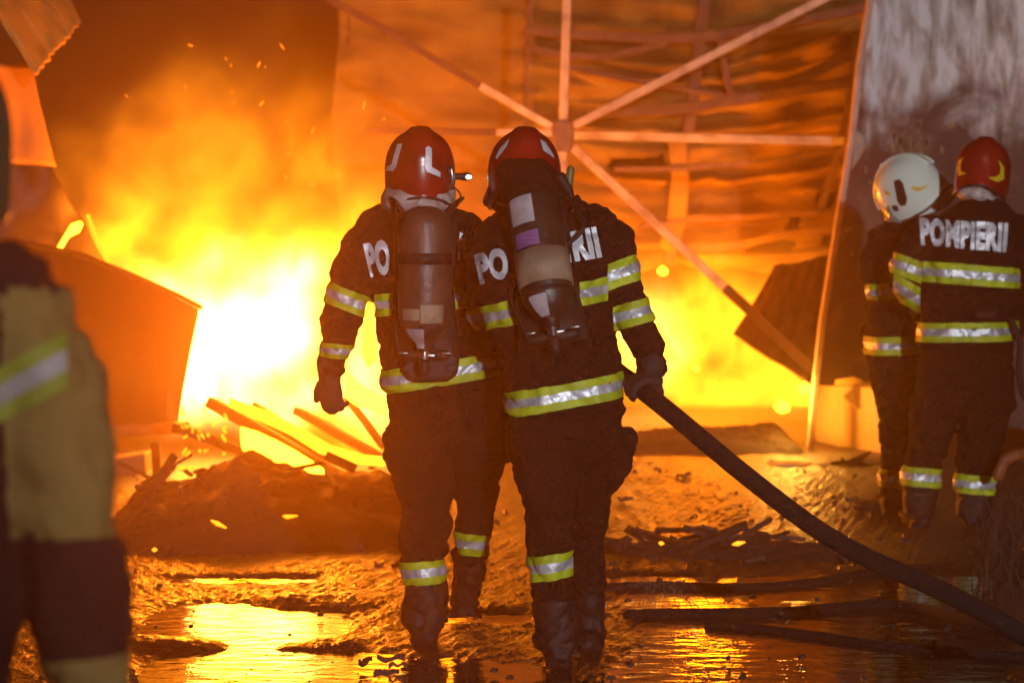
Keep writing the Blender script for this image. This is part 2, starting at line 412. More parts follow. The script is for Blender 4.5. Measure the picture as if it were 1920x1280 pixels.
FRAME = mat('pale_steel', (.68, .56, .40), .5, var=(.30, .19, .12), scale=7, bump=.25, bscale=50, stretch=(1, 1, 1), detail=8)
HY = 20.0
sf = empty('steel_frame', at(1055, 800, HY), 'pale steel frame of braces meeting in one hub plate', 'frame')
SOOTY_SHADED = mat('sooty_shaded_steel', (.07, .03, .018), .7, var=(.035, .016, .010), scale=8, bump=.3)  # soot, with the weaker flood light on these lengths also put into the colour
def beam(a, b, th, name, Y2=None, dp=.07, m=None):
    g = G(); g.bar(at(*a, HY), at(*b, Y2 or HY), dp, th*.82/ppm(HY), (0, 1, 0)); return bevel(g.build(name, m or FRAME, sf), .006)
beam((1065, -70), (1056, 228), 20, 'column'); beam((1055, 282), (1052, 830), 19, 'column')
beam((600, -12), (900, 161), 17, 'brace', m=SOOTY_SHADED); beam((900.3, 161.2), (1034, 238), 17, 'brace'); beam((1076, 236), (1640, -50), 19, 'brace'); beam((1076, 278), (1360, 540), 20, 'brace', 19.562); g = G(); g.bar(at(1360.3, 540.3, 19.562), at(1530, 697, 19.3), .07, 20/ppm(19.4)); bevel(g.build('brace', SOOTY_SHADED, sf), .008)
beam((690, 246), (930, 248.5), 16, 'beam', m=SOOTY_SHADED); beam((930.5, 248.5), (1036, 250), 16, 'beam'); beam((1076, 254), (1588, 265), 19, 'beam', 19.3)
g = G(); g.prism([at(x, y, HY - .05) for x, y in ((1041, 226), (1070, 224), (1076, 254), (1070, 286), (1042, 284), (1036, 254))], .1)
bevel(g.build('hub_plate', mat('hub_steel', (.17, .10, .06), .6, var=(.08, .045, .03), scale=14), sf), .01)

# sheet leaning under the brace
g = G()
qa, qb, qc, qd = at(1452, 500, 20.9), at(1600, 470, 21.3), at(1560, 745, 20.6), at(1374, 628, 20.3)
rows = []
for j in range(25):
    for i in range(41):
        u, v = i/40, j/24
        p = qa.lerp(qb, u).lerp(qd.lerp(qc, u), v)
        p = p + Vector((0, .010*math.sin(u*40) + .05*noise.noise(p*2.5), .02*noise.noise(p*5))); rows.append(p)
CHAR = mat('charred_sheet', (.20, .10, .055), .55, .2, var=(.05, .03, .02), scale=6, bump=.4, bscale=20, stretch=(2, 1, 1))
o = mk('charred_sheet', rows, [(j*41+i, j*41+i+1, j*41+i+42, j*41+i+41) for j in range(24) for i in range(40)], CHAR)
solid(o, .006); tag(o, 'charred corrugated sheet leaning behind the diagonal steel brace', 'metal sheet')

# ------------------------------------------------------------------ the leaning wall panel on the right
WY = 18.6
wp = empty('wall_panel', at(1700, 850, WY), 'tall soot streaked grey wall panel behind the firefighter in the white helmet', 'wall')
WALLM = bpy.data.materials.new('streaked_panel'); WALLM.use_nodes = True; nt = WALLM.node_tree; b = nt.nodes['Principled BSDF']
gg = nt.nodes.new('ShaderNodeNewGeometry'); P = gg.outputs['Position']
def nz(scale, vec, detail=6, dist=0):
    n = nt.nodes.new('ShaderNodeTexNoise'); n.inputs['Scale'].default_value = scale; n.inputs['Detail'].default_value = detail
    n.inputs['Distortion'].default_value = dist; nt.links.new(vec, n.inputs['Vector']); return n.outputs['Fac']
def ramp(f, stops):
    r = nt.nodes.new('ShaderNodeValToRGB'); e = r.color_ramp.elements
    while len(e) < len(stops): e.new(.5)
    for x, (p, c) in zip(e, stops): x.position = p; x.color = (*c, 1)
    nt.links.new(f, r.inputs[0]); return r.outputs[0]
def mix(f, a, c):
    m = nt.nodes.new('ShaderNodeMix'); m.data_type = 'RGBA'; nt.links.new(f, m.inputs[0]); nt.links.new(a, m.inputs[6]); nt.links.new(c, m.inputs[7]); return m.outputs[2]
streak = nz(16, nvec(nt, 'MULTIPLY', P, (1, 1, .24)), 8, .5)
streak = nmath(nt, 'ADD', nmath(nt, 'MULTIPLY', streak, .75), nmath(nt, 'MULTIPLY', nz(2.6, P, 5, .6), .32))
base = ramp(streak, [(.36, (.17, .14, .13)), (.5, (.52, .48, .46)), (.63, (.92, .92, .95))])
dark = ramp(nz(4.5, P, 8, .8), [(.3, (.035, .022, .020)), (.55, (.085, .050, .042)), (.68, (.16, .11, .08)), (.76, (.42, .32, .16))])
sx = nt.nodes.new('ShaderNodeSeparateXYZ'); nt.links.new(P, sx.inputs[0])
# burnt lower zone: below a ragged line
zline = at(1700, 185, WY).z
edge = nmath(nt, 'ADD', nmath(nt, 'MULTIPLY', nmath(nt, 'SUBTRACT', zline, sx.outputs[2]), 3.2),
             nmath(nt, 'MULTIPLY', nmath(nt, 'SUBTRACT', nz(2.4, P, 6, .5), .5), 5.0))
edge = nmath(nt, 'MINIMUM', nmath(nt, 'MAXIMUM', nmath(nt, 'ADD', edge, .35), 0.0), 1.0)
col = mix(edge, base, dark)
nt.links.new(col, b.inputs['Base Color']); b.inputs['Roughness'].default_value = .7
bp = nt.nodes.new('ShaderNodeBump'); bp.inputs['Strength'].default_value = .5; bp.inputs['Distance'].default_value = .03
nt.links.new(nz(14, P, 6), bp.inputs['Height']); nt.links.new(bp.outputs[0], b.inputs['Normal'])
outline = [(1646, -60), (1618, 120), (1604, 250), (1575, 430), (1548, 610), (1536, 706), (1565, 712), (1600, 706), (1648, 724), (1680, 716), (1760, 770), (1900, 800), (2080, 840), (2080, -60)]
g = G(); g.prism([at(x, y, WY) for x, y in outline], .16); g.build('panel', WALLM, wp)
EDGE = mat('pale_edge', (.62, .46, .36), .55, var=(.40, .27, .20), scale=9, bump=.3)
g = G(); g.poly_bar([at(x, y, WY - .06) for x, y in ((1642, -60), (1611, 120), (1598, 250), (1569, 430), (1541, 610), (1529, 720), (1518, 852))], 12/ppm(WY), .10); bevel(g.build('edge_trim', EDGE, wp), .008)
g = G(); g.prism([at(x, y, WY - .03) for x, y in ((1604, 242), (1620, 256), (1624, 276), (1612, 298), (1597, 318))], .028); bevel(g.build('bracket', EDGE, wp), .006)
CORE = mat('pale_core_board', (.60, .44, .22), .75, var=(.46, .31, .14), scale=8, bump=.35, bscale=20, stretch=(3, 3, .5))
# lower board, turned towards the fire
lb = [at(1522, 722, 19.2), at(1518, 850, 19.2), at(1655, 864, 18.2), at(1655, 726, 18.2)]
g = G(); g.add(lb + [p + Vector((.05, .06, 0)) for p in lb],
               [(0, 1, 2, 3), (7, 6, 5, 4), (0, 4, 5, 1), (1, 5, 6, 2), (2, 6, 7, 3), (3, 7, 4, 0)])
bevel(g.build('lower_board', CORE, wp), .01)
g = G(); g.prism([at(x, y, 18.5) for x, y in ((1578, 745), (1600, 722), (1640, 716), (1656, 740), (1656, 800), (1640, 790))], .06); bevel(g.build('peeled_core', CORE, wp), .012)
# pale flakes of paint left on the burnt face
FLK = mat('paint_flake', (.30, .31, .19), .7, var=(.16, .14, .08), scale=20)
rnd = random.Random(3)
for cx, cyy, n_, r_ in ((1690, 268, 12, 16), (1722, 256, 14, 18), (1745, 290, 6, 14), (1590, 470, 3, 8), (1640, 330, 3, 12), (1580, 440, 2, 7), (1905, 262, 6, 12), (1650, 690, 3, 12)):
    for k in range(n_):
        x, y = cx + rnd.gauss(0, r_), cyy + rnd.gauss(0, r_*.9); s_ = rnd.uniform(1.5, 5); el = rnd.uniform(1.8, 5)
        pts = [at(x + s_*math.cos(t)*rnd.uniform(.4, 1.2), y + el*s_*math.sin(t)*rnd.uniform(.4, 1.2), WY - .010) for t in [i*math.pi/4 for i in range(8)]]
        if x > 1600 - (y - 250)*.16 + 12:
            g = G(); g.prism(pts, .008); g.build('paint_flake', FLK, wp)

# ------------------------------------------------------------------ left: container, hanging sheets
CONT = mat('rusty_container', (.022, .010, .006), .5, .1, var=(.014, .007, .004), scale=3, bump=.3, bscale=9)
KY = 17.0
ct = empty('metal_container', at(150, 930, KY), 'dented rust red metal container on a low trestle beside the fire', 'container')
g = G()
top = [(-260, 430), (-60, 452), (60, 462), (160, 484), (260, 525), (330, 556), (377, 580)]
bot = [(-260, 800), (-60, 806), (60, 806), (160, 806), (250, 802), (310, 797), (336, 790)]
rings = []
for (tx, ty), (bx, by) in zip(top, bot):
    ky = KY + (tx - 377)*.0034
    a = at(tx, ty, ky); c = at(bx, by, ky); e = at(tx, ty, ky) + Vector((-1.0, .8, .05)); f_ = at(bx, by, ky) + Vector((-1.0, .8, 0))
    m1 = a.lerp(c, .33) + Vector((0, -.05, 0)); m2 = a.lerp(c, .7) + Vector((0, -.04, 0))
    rings.append([a, m1, m2, c, f_, e])
g.loft(rings); o = g.build('shell', CONT, ct); bevel(o, .02, 3)
g = G(); g.poly_bar([at(x, y - 4, KY - .03 + (x - 377)*.0034) for x, y in top], 9/ppm(KY), .05); bevel(g.build('rim', CONT, ct), .008)
WOOD = mat('scorched_wood', (.30, .15, .07), .7, var=(.14, .07, .03), scale=7, bump=.4, bscale=25, stretch=(.4, 1, 3))
g = G(); g.bar(at(-200, 826, KY - 1.9), at(345, 800, KY), .1, 22/ppm(KY)); bevel(g.build('rail', WOOD, ct), .008)
for x in (292, 60, -120):
    g = G(); g.bar(at(x, 830, KY + (x-377)*.0034), at(x + 6, 940, KY + (x-377)*.0034), .08, 16/ppm(KY)); bevel(g.build('leg', WOOD, ct), .006)
g = G(); g.prism([at(x, y, KY - .2) for x, y in ((200, 862), (272, 850), (276, 928), (200, 942))], .3); bevel(g.build('crate_block', WOOD, ct), .01)

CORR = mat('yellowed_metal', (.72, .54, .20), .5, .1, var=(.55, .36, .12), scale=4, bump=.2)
def sheet(name, q, Y, n, amp, waves, m, label, cat, dY=(0, 0, 0, 0), th=.006):
    p = [at(x, y, Y + d) for (x, y), d in zip(q, dY)]; vs = []
    for j in range(n//2 + 1):
        for i in range(n + 1):
            u, v = i/n, j/(n//2)
            s_ = p[0].lerp(p[1], u).lerp(p[3].lerp(p[2], u), v)
            s_ = s_ + Vector((.012*noise.noise(s_*6), amp*math.sin(u*math.pi*2*waves) + .10*noise.noise(s_*1.9), .012*noise.noise(s_*5 + Vector((3, 3, 3))))); vs.append(s_)
    o = mk(name, vs, [(j*(n+1)+i, j*(n+1)+i+1, j*(n+1)+i+n+2, j*(n+1)+i+n+1) for j in range(n//2) for i in range(n)], m)
    solid(o, th); return tag(o, label, cat)
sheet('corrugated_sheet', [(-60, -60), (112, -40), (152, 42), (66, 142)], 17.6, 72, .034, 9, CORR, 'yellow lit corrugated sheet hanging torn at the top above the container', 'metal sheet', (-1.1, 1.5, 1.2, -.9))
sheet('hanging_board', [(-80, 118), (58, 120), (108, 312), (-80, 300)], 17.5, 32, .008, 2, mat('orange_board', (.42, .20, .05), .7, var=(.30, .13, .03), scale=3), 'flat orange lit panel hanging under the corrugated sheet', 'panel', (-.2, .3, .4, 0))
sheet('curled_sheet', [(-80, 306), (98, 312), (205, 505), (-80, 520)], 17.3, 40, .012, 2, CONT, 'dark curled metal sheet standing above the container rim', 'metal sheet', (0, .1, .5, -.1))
EMB = mat('glowing_wood', (.1, .04, .02), .7, emit=(FIRE, 22))
EMB2 = mat('ember', (.1, .04, .02), .7, emit=(FIRE, 3.5))
g = G(); g.poly_bar([at(101, 484, 16.9), at(118, 455, 16.9), at(132, 432, 16.9)], 9/ppm(16), .02); g.tube([at(130, 438, 16.9), at(141, 428, 16.9), at(149, 421, 16.9)], [.02, .035, .02], 8)
o = g.build('burning_batten', EMB); tag(o, 'thin white hot burning batten sticking up above the container', 'batten')
g = G(); g.poly_bar([at(164, 402, 17.65), at(178, 440, 17.65), at(196, 478, 17.65), at(204, 500, 17.65)], 7/ppm(16.5), .02)
o = g.build('glowing_strip', EMB2); tag(o, 'glowing yellow strip along the curled sheet edge', 'metal strip')

# ------------------------------------------------------------------ rubble heap and burning timber
ASH = mat('ash_heap', (.018, .011, .008), .85, var=(.010, .007, .006), scale=7, bump=.8, bscale=18)
def heap(name, prof, Y0, Y1, yb, label, seed, rough=.07, nx_=150, ny_=60):
    """prof = [(px, py)] crest line seen at the middle distance"""
    Ym = (Y0 + Y1)/2; vs = []
    for j in range(ny_+1):
        v = j/ny_; Y = Y0 + (Y1-Y0)*v
        for i in range(nx_+1):
            px = prof[0][0] + (prof[-1][0]-prof[0][0])*i/nx_
            for (a, ya), (b_, yb_) in zip(prof, prof[1:]):
                if a <= px <= b_: t = (px-a)/(b_-a); py = ya + (yb_-ya)*(t*t*(3-2*t)); break
            zc = at(px, py, Ym).z; X = at(px, py, Ym).x
            p = Vector((X, Y, seed*3.1))
            z = zc*max(0, math.sin(math.pi*v))**.7
            z += (rough*noise.noise(p*2.2) + rough*.7*abs(noise.noise(p*5)) + rough*.45*noise.noise(p*11) + rough*.25*noise.noise(p*27))*max(0, math.sin(math.pi*v))**.5
            e = min(i, nx_-i)/nx_*10; z *= min(1, e)
            vs.append((X + .03*noise.noise(p*3), Y, z - .03))
    o = mk(name, vs, [(j*(nx_+1)+i, j*(nx_+1)+i+1, j*(nx_+1)+i+nx_+2, j*(nx_+1)+i+nx_+1) for j in range(ny_) for i in range(nx_)], ASH)
    return tag(o, label, 'rubble', kind='stuff')
heap('rubble', [(180, 960), (260, 925), (340, 905), (400, 880), (450, 862), (520, 880), (600, 895), (700, 905), (790, 930), (900, 985)], 12.7, 16.2, 1060, 'dark smouldering heap of ash and rubble before the fire', 1)
heap('rubble', [(1080, 1060), (1150, 1030), (1260, 1012), (1300, 996), (1400, 1002), (1520, 1006), (1590, 1018), (1640, 1060)], 12.55, 13.3, 1060, 'low black debris pile on the wet ground behind the hose', 2, .04)
heap('rubble', [(1060, 850), (1180, 808), (1300, 796), (1400, 802), (1460, 800), (1500, 830), (1530, 860)], 17.9, 19.9, 800, 'low burnt debris band under the yellow fire', 4, .05)
heap('rubble', [(640, 880), (700, 850), (800, 800), (950, 800), (1080, 815), (1120, 870)], 17.6, 20.4, 800, 'burnt debris band behind the two walking firefighters', 6, .05)

CHW = mat('charred_wood', (.035, .02, .013), .75, var=(.016, .010, .008), scale=12, bump=.6, bscale=30)
def plank(a, b, Ya, Yb, th, dp, label, m=CHW, name='charred_plank'):
    g = G(); p, q = at(*a, Ya), at(*b, Yb); pts = [p.lerp(q, t) + Vector((0, 0, .012*noise.noise(p*9 + Vector((t*5, 0, 0))))) for t in (0, .25, .5, .75, 1)]
    g.poly_bar(pts, th/ppm((Ya+Yb)/2), dp); o = bevel(g.build(name, m), .006); return tag(o, label, 'plank', 'charred planks in the fire')
plank((395, 752), (655, 905), 16.6, 16.2, 22, .12, 'charred plank slanting down through the left fire, longest one')
plank((480, 770), (600, 845), 17.0, 16.6, 26, .12, 'short thick charred plank below the white fire core')
plank((560, 770), (720, 862), 17.2, 16.6, 16, .10, 'thin charred plank ending behind the first firefighter')
plank((650, 745), (720, 838), 17.0, 16.9, 14, .10, 'steep charred plank left of the first firefighter trousers')
plank((330, 800), (470, 850), 16.3, 16.1, 18, .10, 'charred plank at the foot of the container')
# flames licking along the timber
def tongue(name, pts, Y, label, strength=26, th=.05):
    m = mat(name + '_glow', (.1, .04, .02), .8, emit=(FIRE, strength))
    g = G(); n = len(pts)//2; a = pts[:n]; c = pts[n:][::-1]; rings = []
    for (x, y), (u, v) in zip(a, c):
        p, q = at(x, y, Y), at(u, v, Y); mid = (p+q)/2; h = (p-q)/2
        rings.append([mid + h*math.cos(t) + Vector((0, th*math.sin(t)*min(1, h.length/.06), 0)) for t in [i*math.pi/5 for i in range(10)]])
    g.loft(rings); o = g.build(name, m, None, True); return tag(o, label, 'flame', 'flames on the burning timber')
tongue('flame', [(452, 800), (480, 808), (520, 826), (560, 848), (600, 874), (618, 888), (612, 890), (575, 884), (535, 872), (500, 868), (470, 858), (455, 842)], 16.0, 'low white flame lying on the rubble crest')
tongue('flame', [(430, 745), (500, 770), (560, 800), (620, 835), (680, 852), (722, 856), (722, 874), (660, 868), (600, 850), (545, 815), (480, 785), (430, 762)], 16.4, 'long yellow flame running along the plank to the first firefighter', 7)
tongue('flame', [(650, 690), (672, 716), (700, 735), (725, 745), (726, 782), (700, 772), (668, 760), (645, 742)], 16.8, 'white flame between the arm and trousers of the first firefighter')
tongue('flame', [(690, 590), (700, 610), (706, 640), (708, 675), (690, 690), (676, 660), (680, 630), (684, 605)], 17.2, 'upright white flame under the arm of the first firefighter', 14)
tongue('flame', [(1150, 610), (1165, 632), (1180, 660), (1190, 690), (1178, 692), (1166, 676), (1156, 650), (1148, 625)], 21.6, 'white flame between the arm and jacket of the second firefighter', 26)
tongue('flame', [(1232, 600), (1250, 630), (1262, 655), (1275, 672), (1262, 680), (1245, 676), (1236, 650), (1228, 620)], 21.8, 'white flame right of the gloved hand on the hose', 20)
for x, y, s_, lb in ((1305, 690, 6, 'tiny bright flame above the slanting hose'), (1466, 762, 15, 'round white flame low beside the wall panel'), (1508, 728, 14, 'bright white flame touching the edge of the wall panel'), (1242, 508, 10, 'yellow flame glimpsed under the tarpaulin edge')):
    tongue('flame', [(x - s_, y - s_*.2), (x, y - s_), (x + s_, y - s_*.3), (x + s_*.9, y + s_*.6), (x, y + s_*.9), (x - s_*.8, y + s_*.5)], 18.8 if x > 1400 else 21.4, lb, 16)
# glints of ember on the heap
g = G()
for x, y, L, a in ((410, 982, 30, .45), (540, 968, 34, -.1), (345, 877, 40, -.05), (290, 1030, 8, 0), (1385, 1018, 22, -.2), (1240, 1018, 8, .1), (375, 845, 6, 1.2), (390, 815, 6, .8), (345, 775, 6, .9), (420, 850, 5, .3), (350, 800, 5, 1.0), (620, 912, 22, .1), (490, 905, 7, 0)):
    Y = gy(max(y + 55, 905)) if y > 900 else 15.4
    p = at(x - L/2*math.cos(a), y - L/2*math.sin(a), Y); q = at(x + L/2*math.cos(a), y + L/2*math.sin(a), Y)
    g.tube([p, p.lerp(q, .4), q], [.004, .011, .004], 6)
rnd = random.Random(12)
for k in range(26):
    x, y = rnd.uniform(340, 430), rnd.uniform(770, 880); p = at(x, y, 15.5); g.tube([p, p + Vector((rnd.uniform(-.02, .02), 0, rnd.uniform(-.03, .03)))], rnd.uniform(.003, .008), 5)
o = g.build('embers', EMB2); tag(o, 'scattered glowing embers on the rubble', 'embers', kind='stuff')
# sparks in the air
g = G(); rnd = random.Random(5)
spk = [(352, 84, 10), (422, 108, 6), (488, 116, 12), (525, 82, 14), (684, 190, 16), (495, 190, 12), (588, 240, 10), (537, 288, 8), (533, 328, 9), (582, 345, 8), (475, 308, 8), (235, 178, 6), (610, 300, 8), (346, 160, 6), (400, 298, 4), (365, 385, 9)]
for k in range(16): spk.append((rnd.gauss(480, 120), rnd.uniform(120, 470), rnd.uniform(2, 6)))
for x, y, L in spk:
    a = rnd.uniform(.3, 2.4); Y = rnd.uniform(15.8, 17.0); p = at(x, y, Y); q = at(x + L*math.cos(a), y + L*math.sin(a), Y)
    g.tube([p, p.lerp(q, .6), q], [.002, .005 if L > 7 else .003, .002], 6)
o = g.build('sparks', mat('spark', (.1, .04, .02), .7, emit=(FIRE, 2.2))); tag(o, 'glowing sparks drifting in the smoke', 'sparks', kind='stuff')

# scraps by the foot of the panel
plank((1440, 872), (1600, 876), 17.4, 17.4, 9, .3, 'pale board lying flat at the foot of the wall panel', CORE, 'board')['group'] = 'scraps by the wall panel'
plank((1560, 878), (1660, 868), 17.2, 17.6, 12, .25, 'dark board lying at the foot of the wall panel', CHW, 'board')['group'] = 'scraps by the wall panel'
g = G(); g.tube([at(1596, 868, 17.3), at(1618, 856, 17.3), at(1632, 846, 17.3)], [.03, .02, .008], 7); g.tube([at(1560, 868, 17.3), at(1600, 866, 17.3), at(1625, 870, 17.3)], [.012, .02, .012], 7)
tag(g.build('broken_branch', CHW), 'dark broken branch stub sticking up at the foot of the panel', 'branch')
g = G(); g.tube([at(1872, 890, 13.6), at(1884, 862, 13.6), at(1905, 852, 13.6), at(1960, 850, 13.7)], .03, 10)
tag(g.build('bent_pipe', mat('orange_pipe', (.35, .10, .03), .35, var=(.2, .05, .02), scale=10)), 'bent rusty pipe end beside the firefighter with red and yellow helmet', 'pipe')

# rubble stones and lumps on the ground: one mass
g = G(); rnd = random.Random(21)
for k in range(700):
    Y = 9.3 + 8*rnd.random()**1.3; X = rnd.uniform(-2.4, 2.4)*Y/10; s_ = .003 + .014*rnd.random()**4
    c = Vector((X, Y, .02 + s_*.2)); n = 6
    r1 = [c + Vector((s_*math.cos(t)*rnd.uniform(.7, 1.3), s_*math.sin(t)*rnd.uniform(.7, 1.3), 0)) for t in [i*2*math.pi/n for i in range(n)]]
    g.loft([[p + Vector((0, 0, -s_*.6)) for p in r1], r1, [c + (p - c)*.55 + Vector((0, 0, s_*rnd.uniform(.3, .8))) for p in r1]])
tag(g.build('gravel', GRD), 'loose stones and lumps on the wet ground', 'gravel', kind='stuff')

# burnt scraps strewn over the ground: shards, bent strips, bits of lath
g = G(); rnd = random.Random(33)
for k in range(60):
    px = rnd.choice([rnd.uniform(660, 760), rnd.uniform(1080, 1640), rnd.uniform(700, 1900)]); py = rnd.uniform(870, 1075) if rnd.random() < .9 else rnd.uniform(1180, 1290)
    Y = gy(py); c = Vector((at(px, py, Y).x, Y, .02)); a = rnd.uniform(-.5, .5) + rnd.choice([0, 0, math.pi/2]); L = rnd.uniform(.02, .10); wd = rnd.uniform(.005, .02)
    d = Vector((math.cos(a), math.sin(a), rnd.uniform(-.1, .25))).normalized(); e = Vector((-math.sin(a), math.cos(a), rnd.uniform(-.3, .3))).normalized()
    n_ = 4; rings = []
    for q in range(n_ + 1):
        u = q/n_; p = c + d*L*(u - .5) + Vector((0, 0, .02*rnd.random())); w2 = wd*rnd.uniform(.5, 1.1); t2 = rnd.uniform(.004, .012)
        rings.append([p + e*w2/2 + Vector((0, 0, t2)), p - e*w2/2 + Vector((0, 0, t2)), p - e*w2/2 - Vector((0, 0, t2)), p + e*w2/2 - Vector((0, 0, t2))])
    g.loft(rings)
for k in range(70):                            # bigger laths and sheet ends sticking out of the two heaps
    px = rnd.uniform(250, 740) if k < 45 else rnd.uniform(1150, 1600); Y = rnd.uniform(13.4, 15.0) if k < 45 else rnd.uniform(12.7, 13.2)
    c = Vector((at(px, 900, Y).x, Y, rnd.uniform(.12, .26) if k < 45 else rnd.uniform(.03, .09))); a = rnd.uniform(0, 6.28); el = rnd.uniform(-.25, .5)
    d = Vector((math.cos(a)*math.cos(el), math.sin(a)*math.cos(el), math.sin(el))); L = rnd.uniform(.08, .45)
    g.bar(c - d*L/2, c + d*L/2, rnd.uniform(.01, .06), rnd.uniform(.006, .025), (rnd.uniform(-1, 1), rnd.uniform(-1, 1), rnd.uniform(-1, 1)))
tag(g.build('burnt_debris', CHW), 'burnt scraps of wood and sheet strewn over the wet ground', 'debris', kind='stuff')
# dry stalks and wires at the far right
g = G()
for k in range(90):
    x = rnd.uniform(1815, 1990); Y = rnd.uniform(11.6, 13.2); b0 = Vector((at(x, 900, Y).x, Y, -.01)); h = rnd.uniform(.08, .34); l = rnd.uniform(-.12, .12)
    g.tube([b0, b0 + Vector((l*.4, rnd.uniform(-.03, .03), h*.6)), b0 + Vector((l, rnd.uniform(-.05, .05), h))], [.004, .003, .0015], 5)
tag(g.build('dry_stalks', mat('stalks', (.03, .017, .010), .9)), 'dry stalks standing at the right beyond the hose', 'grass', kind='stuff')

# ------------------------------------------------------------------ hoses
def smooth_path(pts, n=12):
    pts = [Vector(p) for p in pts]; P_ = [pts[0]*2 - pts[1]] + pts + [pts[-1]*2 - pts[-2]]; out = []
    for i in range(1, len(P_) - 2):
        a, b_, c, d_ = P_[i-1:i+3]
        for k in range(n):
            t = k/n; out.append(.5*((2*b_) + (c-a)*t + (2*a - 5*b_ + 4*c - d_)*t*t + (3*b_ - a - 3*c + d_)*t**3))
    out.append(pts[-1]); return out
HR = .032
hose_pts = [at(1085, 640, 10.7), at(1150, 690, 10.2), at(1205, 732, 9.72), at(1270, 784, 9.6), at(1400, 892, 9.5), at(1530, 990, 9.4), at(1640, 1052, 9.3), at(1740, 1095, 9.2), at(1850, 1150, 9.1), at(2010, 1240, 8.9), Vector((2.1, 8.4, .04)), Vector((2.6, 7.6, .04))]
g = G(); g.tube(smooth_path(hose_pts), HR, 16); hose_o = g.build('fire_hose', HOSE, None, True)
tag(hose_o, 'thick dark charged hose held by the second firefighter and sloping to the ground', 'hose')
def ground_hose(pts, r, label):
    g = G(); g.tube(smooth_path([Vector((at(x, y, gy(y)).x, gy(y), r*.25)) for x, y in pts]), r, 12)
    tag(g.build('fire_hose', HOSE, None, True), label, 'hose', 'hoses lying in the puddle')
ground_hose([(1120, 1108), (1250, 1104), (1380, 1108), (1520, 1098), (1640, 1078), (1780, 1068)], .022, 'flat dark hose lying along the far edge of the right puddle')
ground_hose([(1180, 1160), (1290, 1158), (1450, 1156), (1560, 1148), (1650, 1140), (1720, 1148), (1830, 1176), (2000, 1210)], .026, 'dark hose with a bend crossing the middle of the right puddle')
ground_hose([(1330, 1178), (1430, 1186), (1540, 1200), (1700, 1222), (2000, 1245)], .020, 'thin dark hose in the near part of the right puddle')
# spray from the leaking coupling
g = G(); rnd = random.Random(9); base_p = Vector((at(1235, 1160, 10.95).x, 10.95, .04))
for k in range(150):
    a = rnd.uniform(0, 6.283); sp = rnd.uniform(.03, .24); t = rnd.uniform(.25, .95)
    d = Vector((math.cos(a)*sp*1.1, math.sin(a)*sp*.7, 0)); h = rnd.uniform(.03, .11)
    p = base_p + d*t + Vector((0, 0, 4*h*t*(1-t))); t2 = t + .09; q = base_p + d*t2 + Vector((0, 0, 4*h*t2*(1-t2)))
    if q.z > .02: g.tube([p, q], .0016, 5)
SPRAY = mat('water_drops', (.10, .08, .07), .1, spec=.8)
tag(g.build('water_spray', SPRAY), 'fine water spraying up from a leaking hose in the puddle', 'spray', kind='stuff')

# ------------------------------------------------------------------ people
def helmet_point(th, ph, flare=.0):
    """th round (0 = front, pi = back), ph from the crown (0) to the rim (1); local x right, y front, z up"""
    a = math.pi/2*min(ph*1.55, 1.0)
    rx, ry, rz = .128, .152, .152
    s, c = math.sin(a), math.cos(a)
    x, y, z = rx*math.sin(th)*s**.84, ry*math.cos(th)*s**.84, rz*c**.92
    if ph > .645:                                  # the skirt below the widest line
        k = (ph - .645)/.355
        back = max(0, -math.cos(th)); side = abs(math.sin(th)); front = max(0, math.cos(th))
        depth = .045 + .075*side**2 + .060*back - .015*front
        z = -depth*k
        f = 1 + flare*k*k*(side*.5 + back) - .10*k*k*side + .07*k*k*front
        x *= f; y *= f
    if abs(x) < .05 and ph < .6:                   # crest along the top
        e = min(1, 1.7*(1 - (x/.05)**2))
        z += .014*e*(1 - ph/.6)**.6; y *= 1 + .03*e
    return Vector((x, y, z))
def helmet(parent, centre, rot, m, flare=.12, sc=1.0):
    M_ = Matrix.Translation(centre) @ rot.to_matrix().to_4x4() @ Matrix.Scale(sc, 4)
    NT, NP = 64, 30
    vs = []; fs = []
    for j in range(NP+1):
        for i in range(NT): vs.append(M_ @ helmet_point(2*math.pi*i/NT, max(j/NP, .004), flare))
    for j in range(NP):
        for i in range(NT):
            k = (i+1) % NT; fs.append((j*NT+i, (j+1)*NT+i, (j+1)*NT+k, j*NT+k)[::-1])
    o = mk('helmet', vs, fs, m, parent); solid(o, .007)
    return o, M_, BVHTree.FromPolygons(vs, fs)
def rim(hel, M_, m, flare=.12):
    g = G(); NT = 64
    pts = [M_ @ (helmet_point(2*math.pi*i/NT, 1.0, flare)*1.01) for i in range(NT+1)]
    g.tube(pts, .006, 6, round_ends=False); return g.build('rim', m, hel, True)

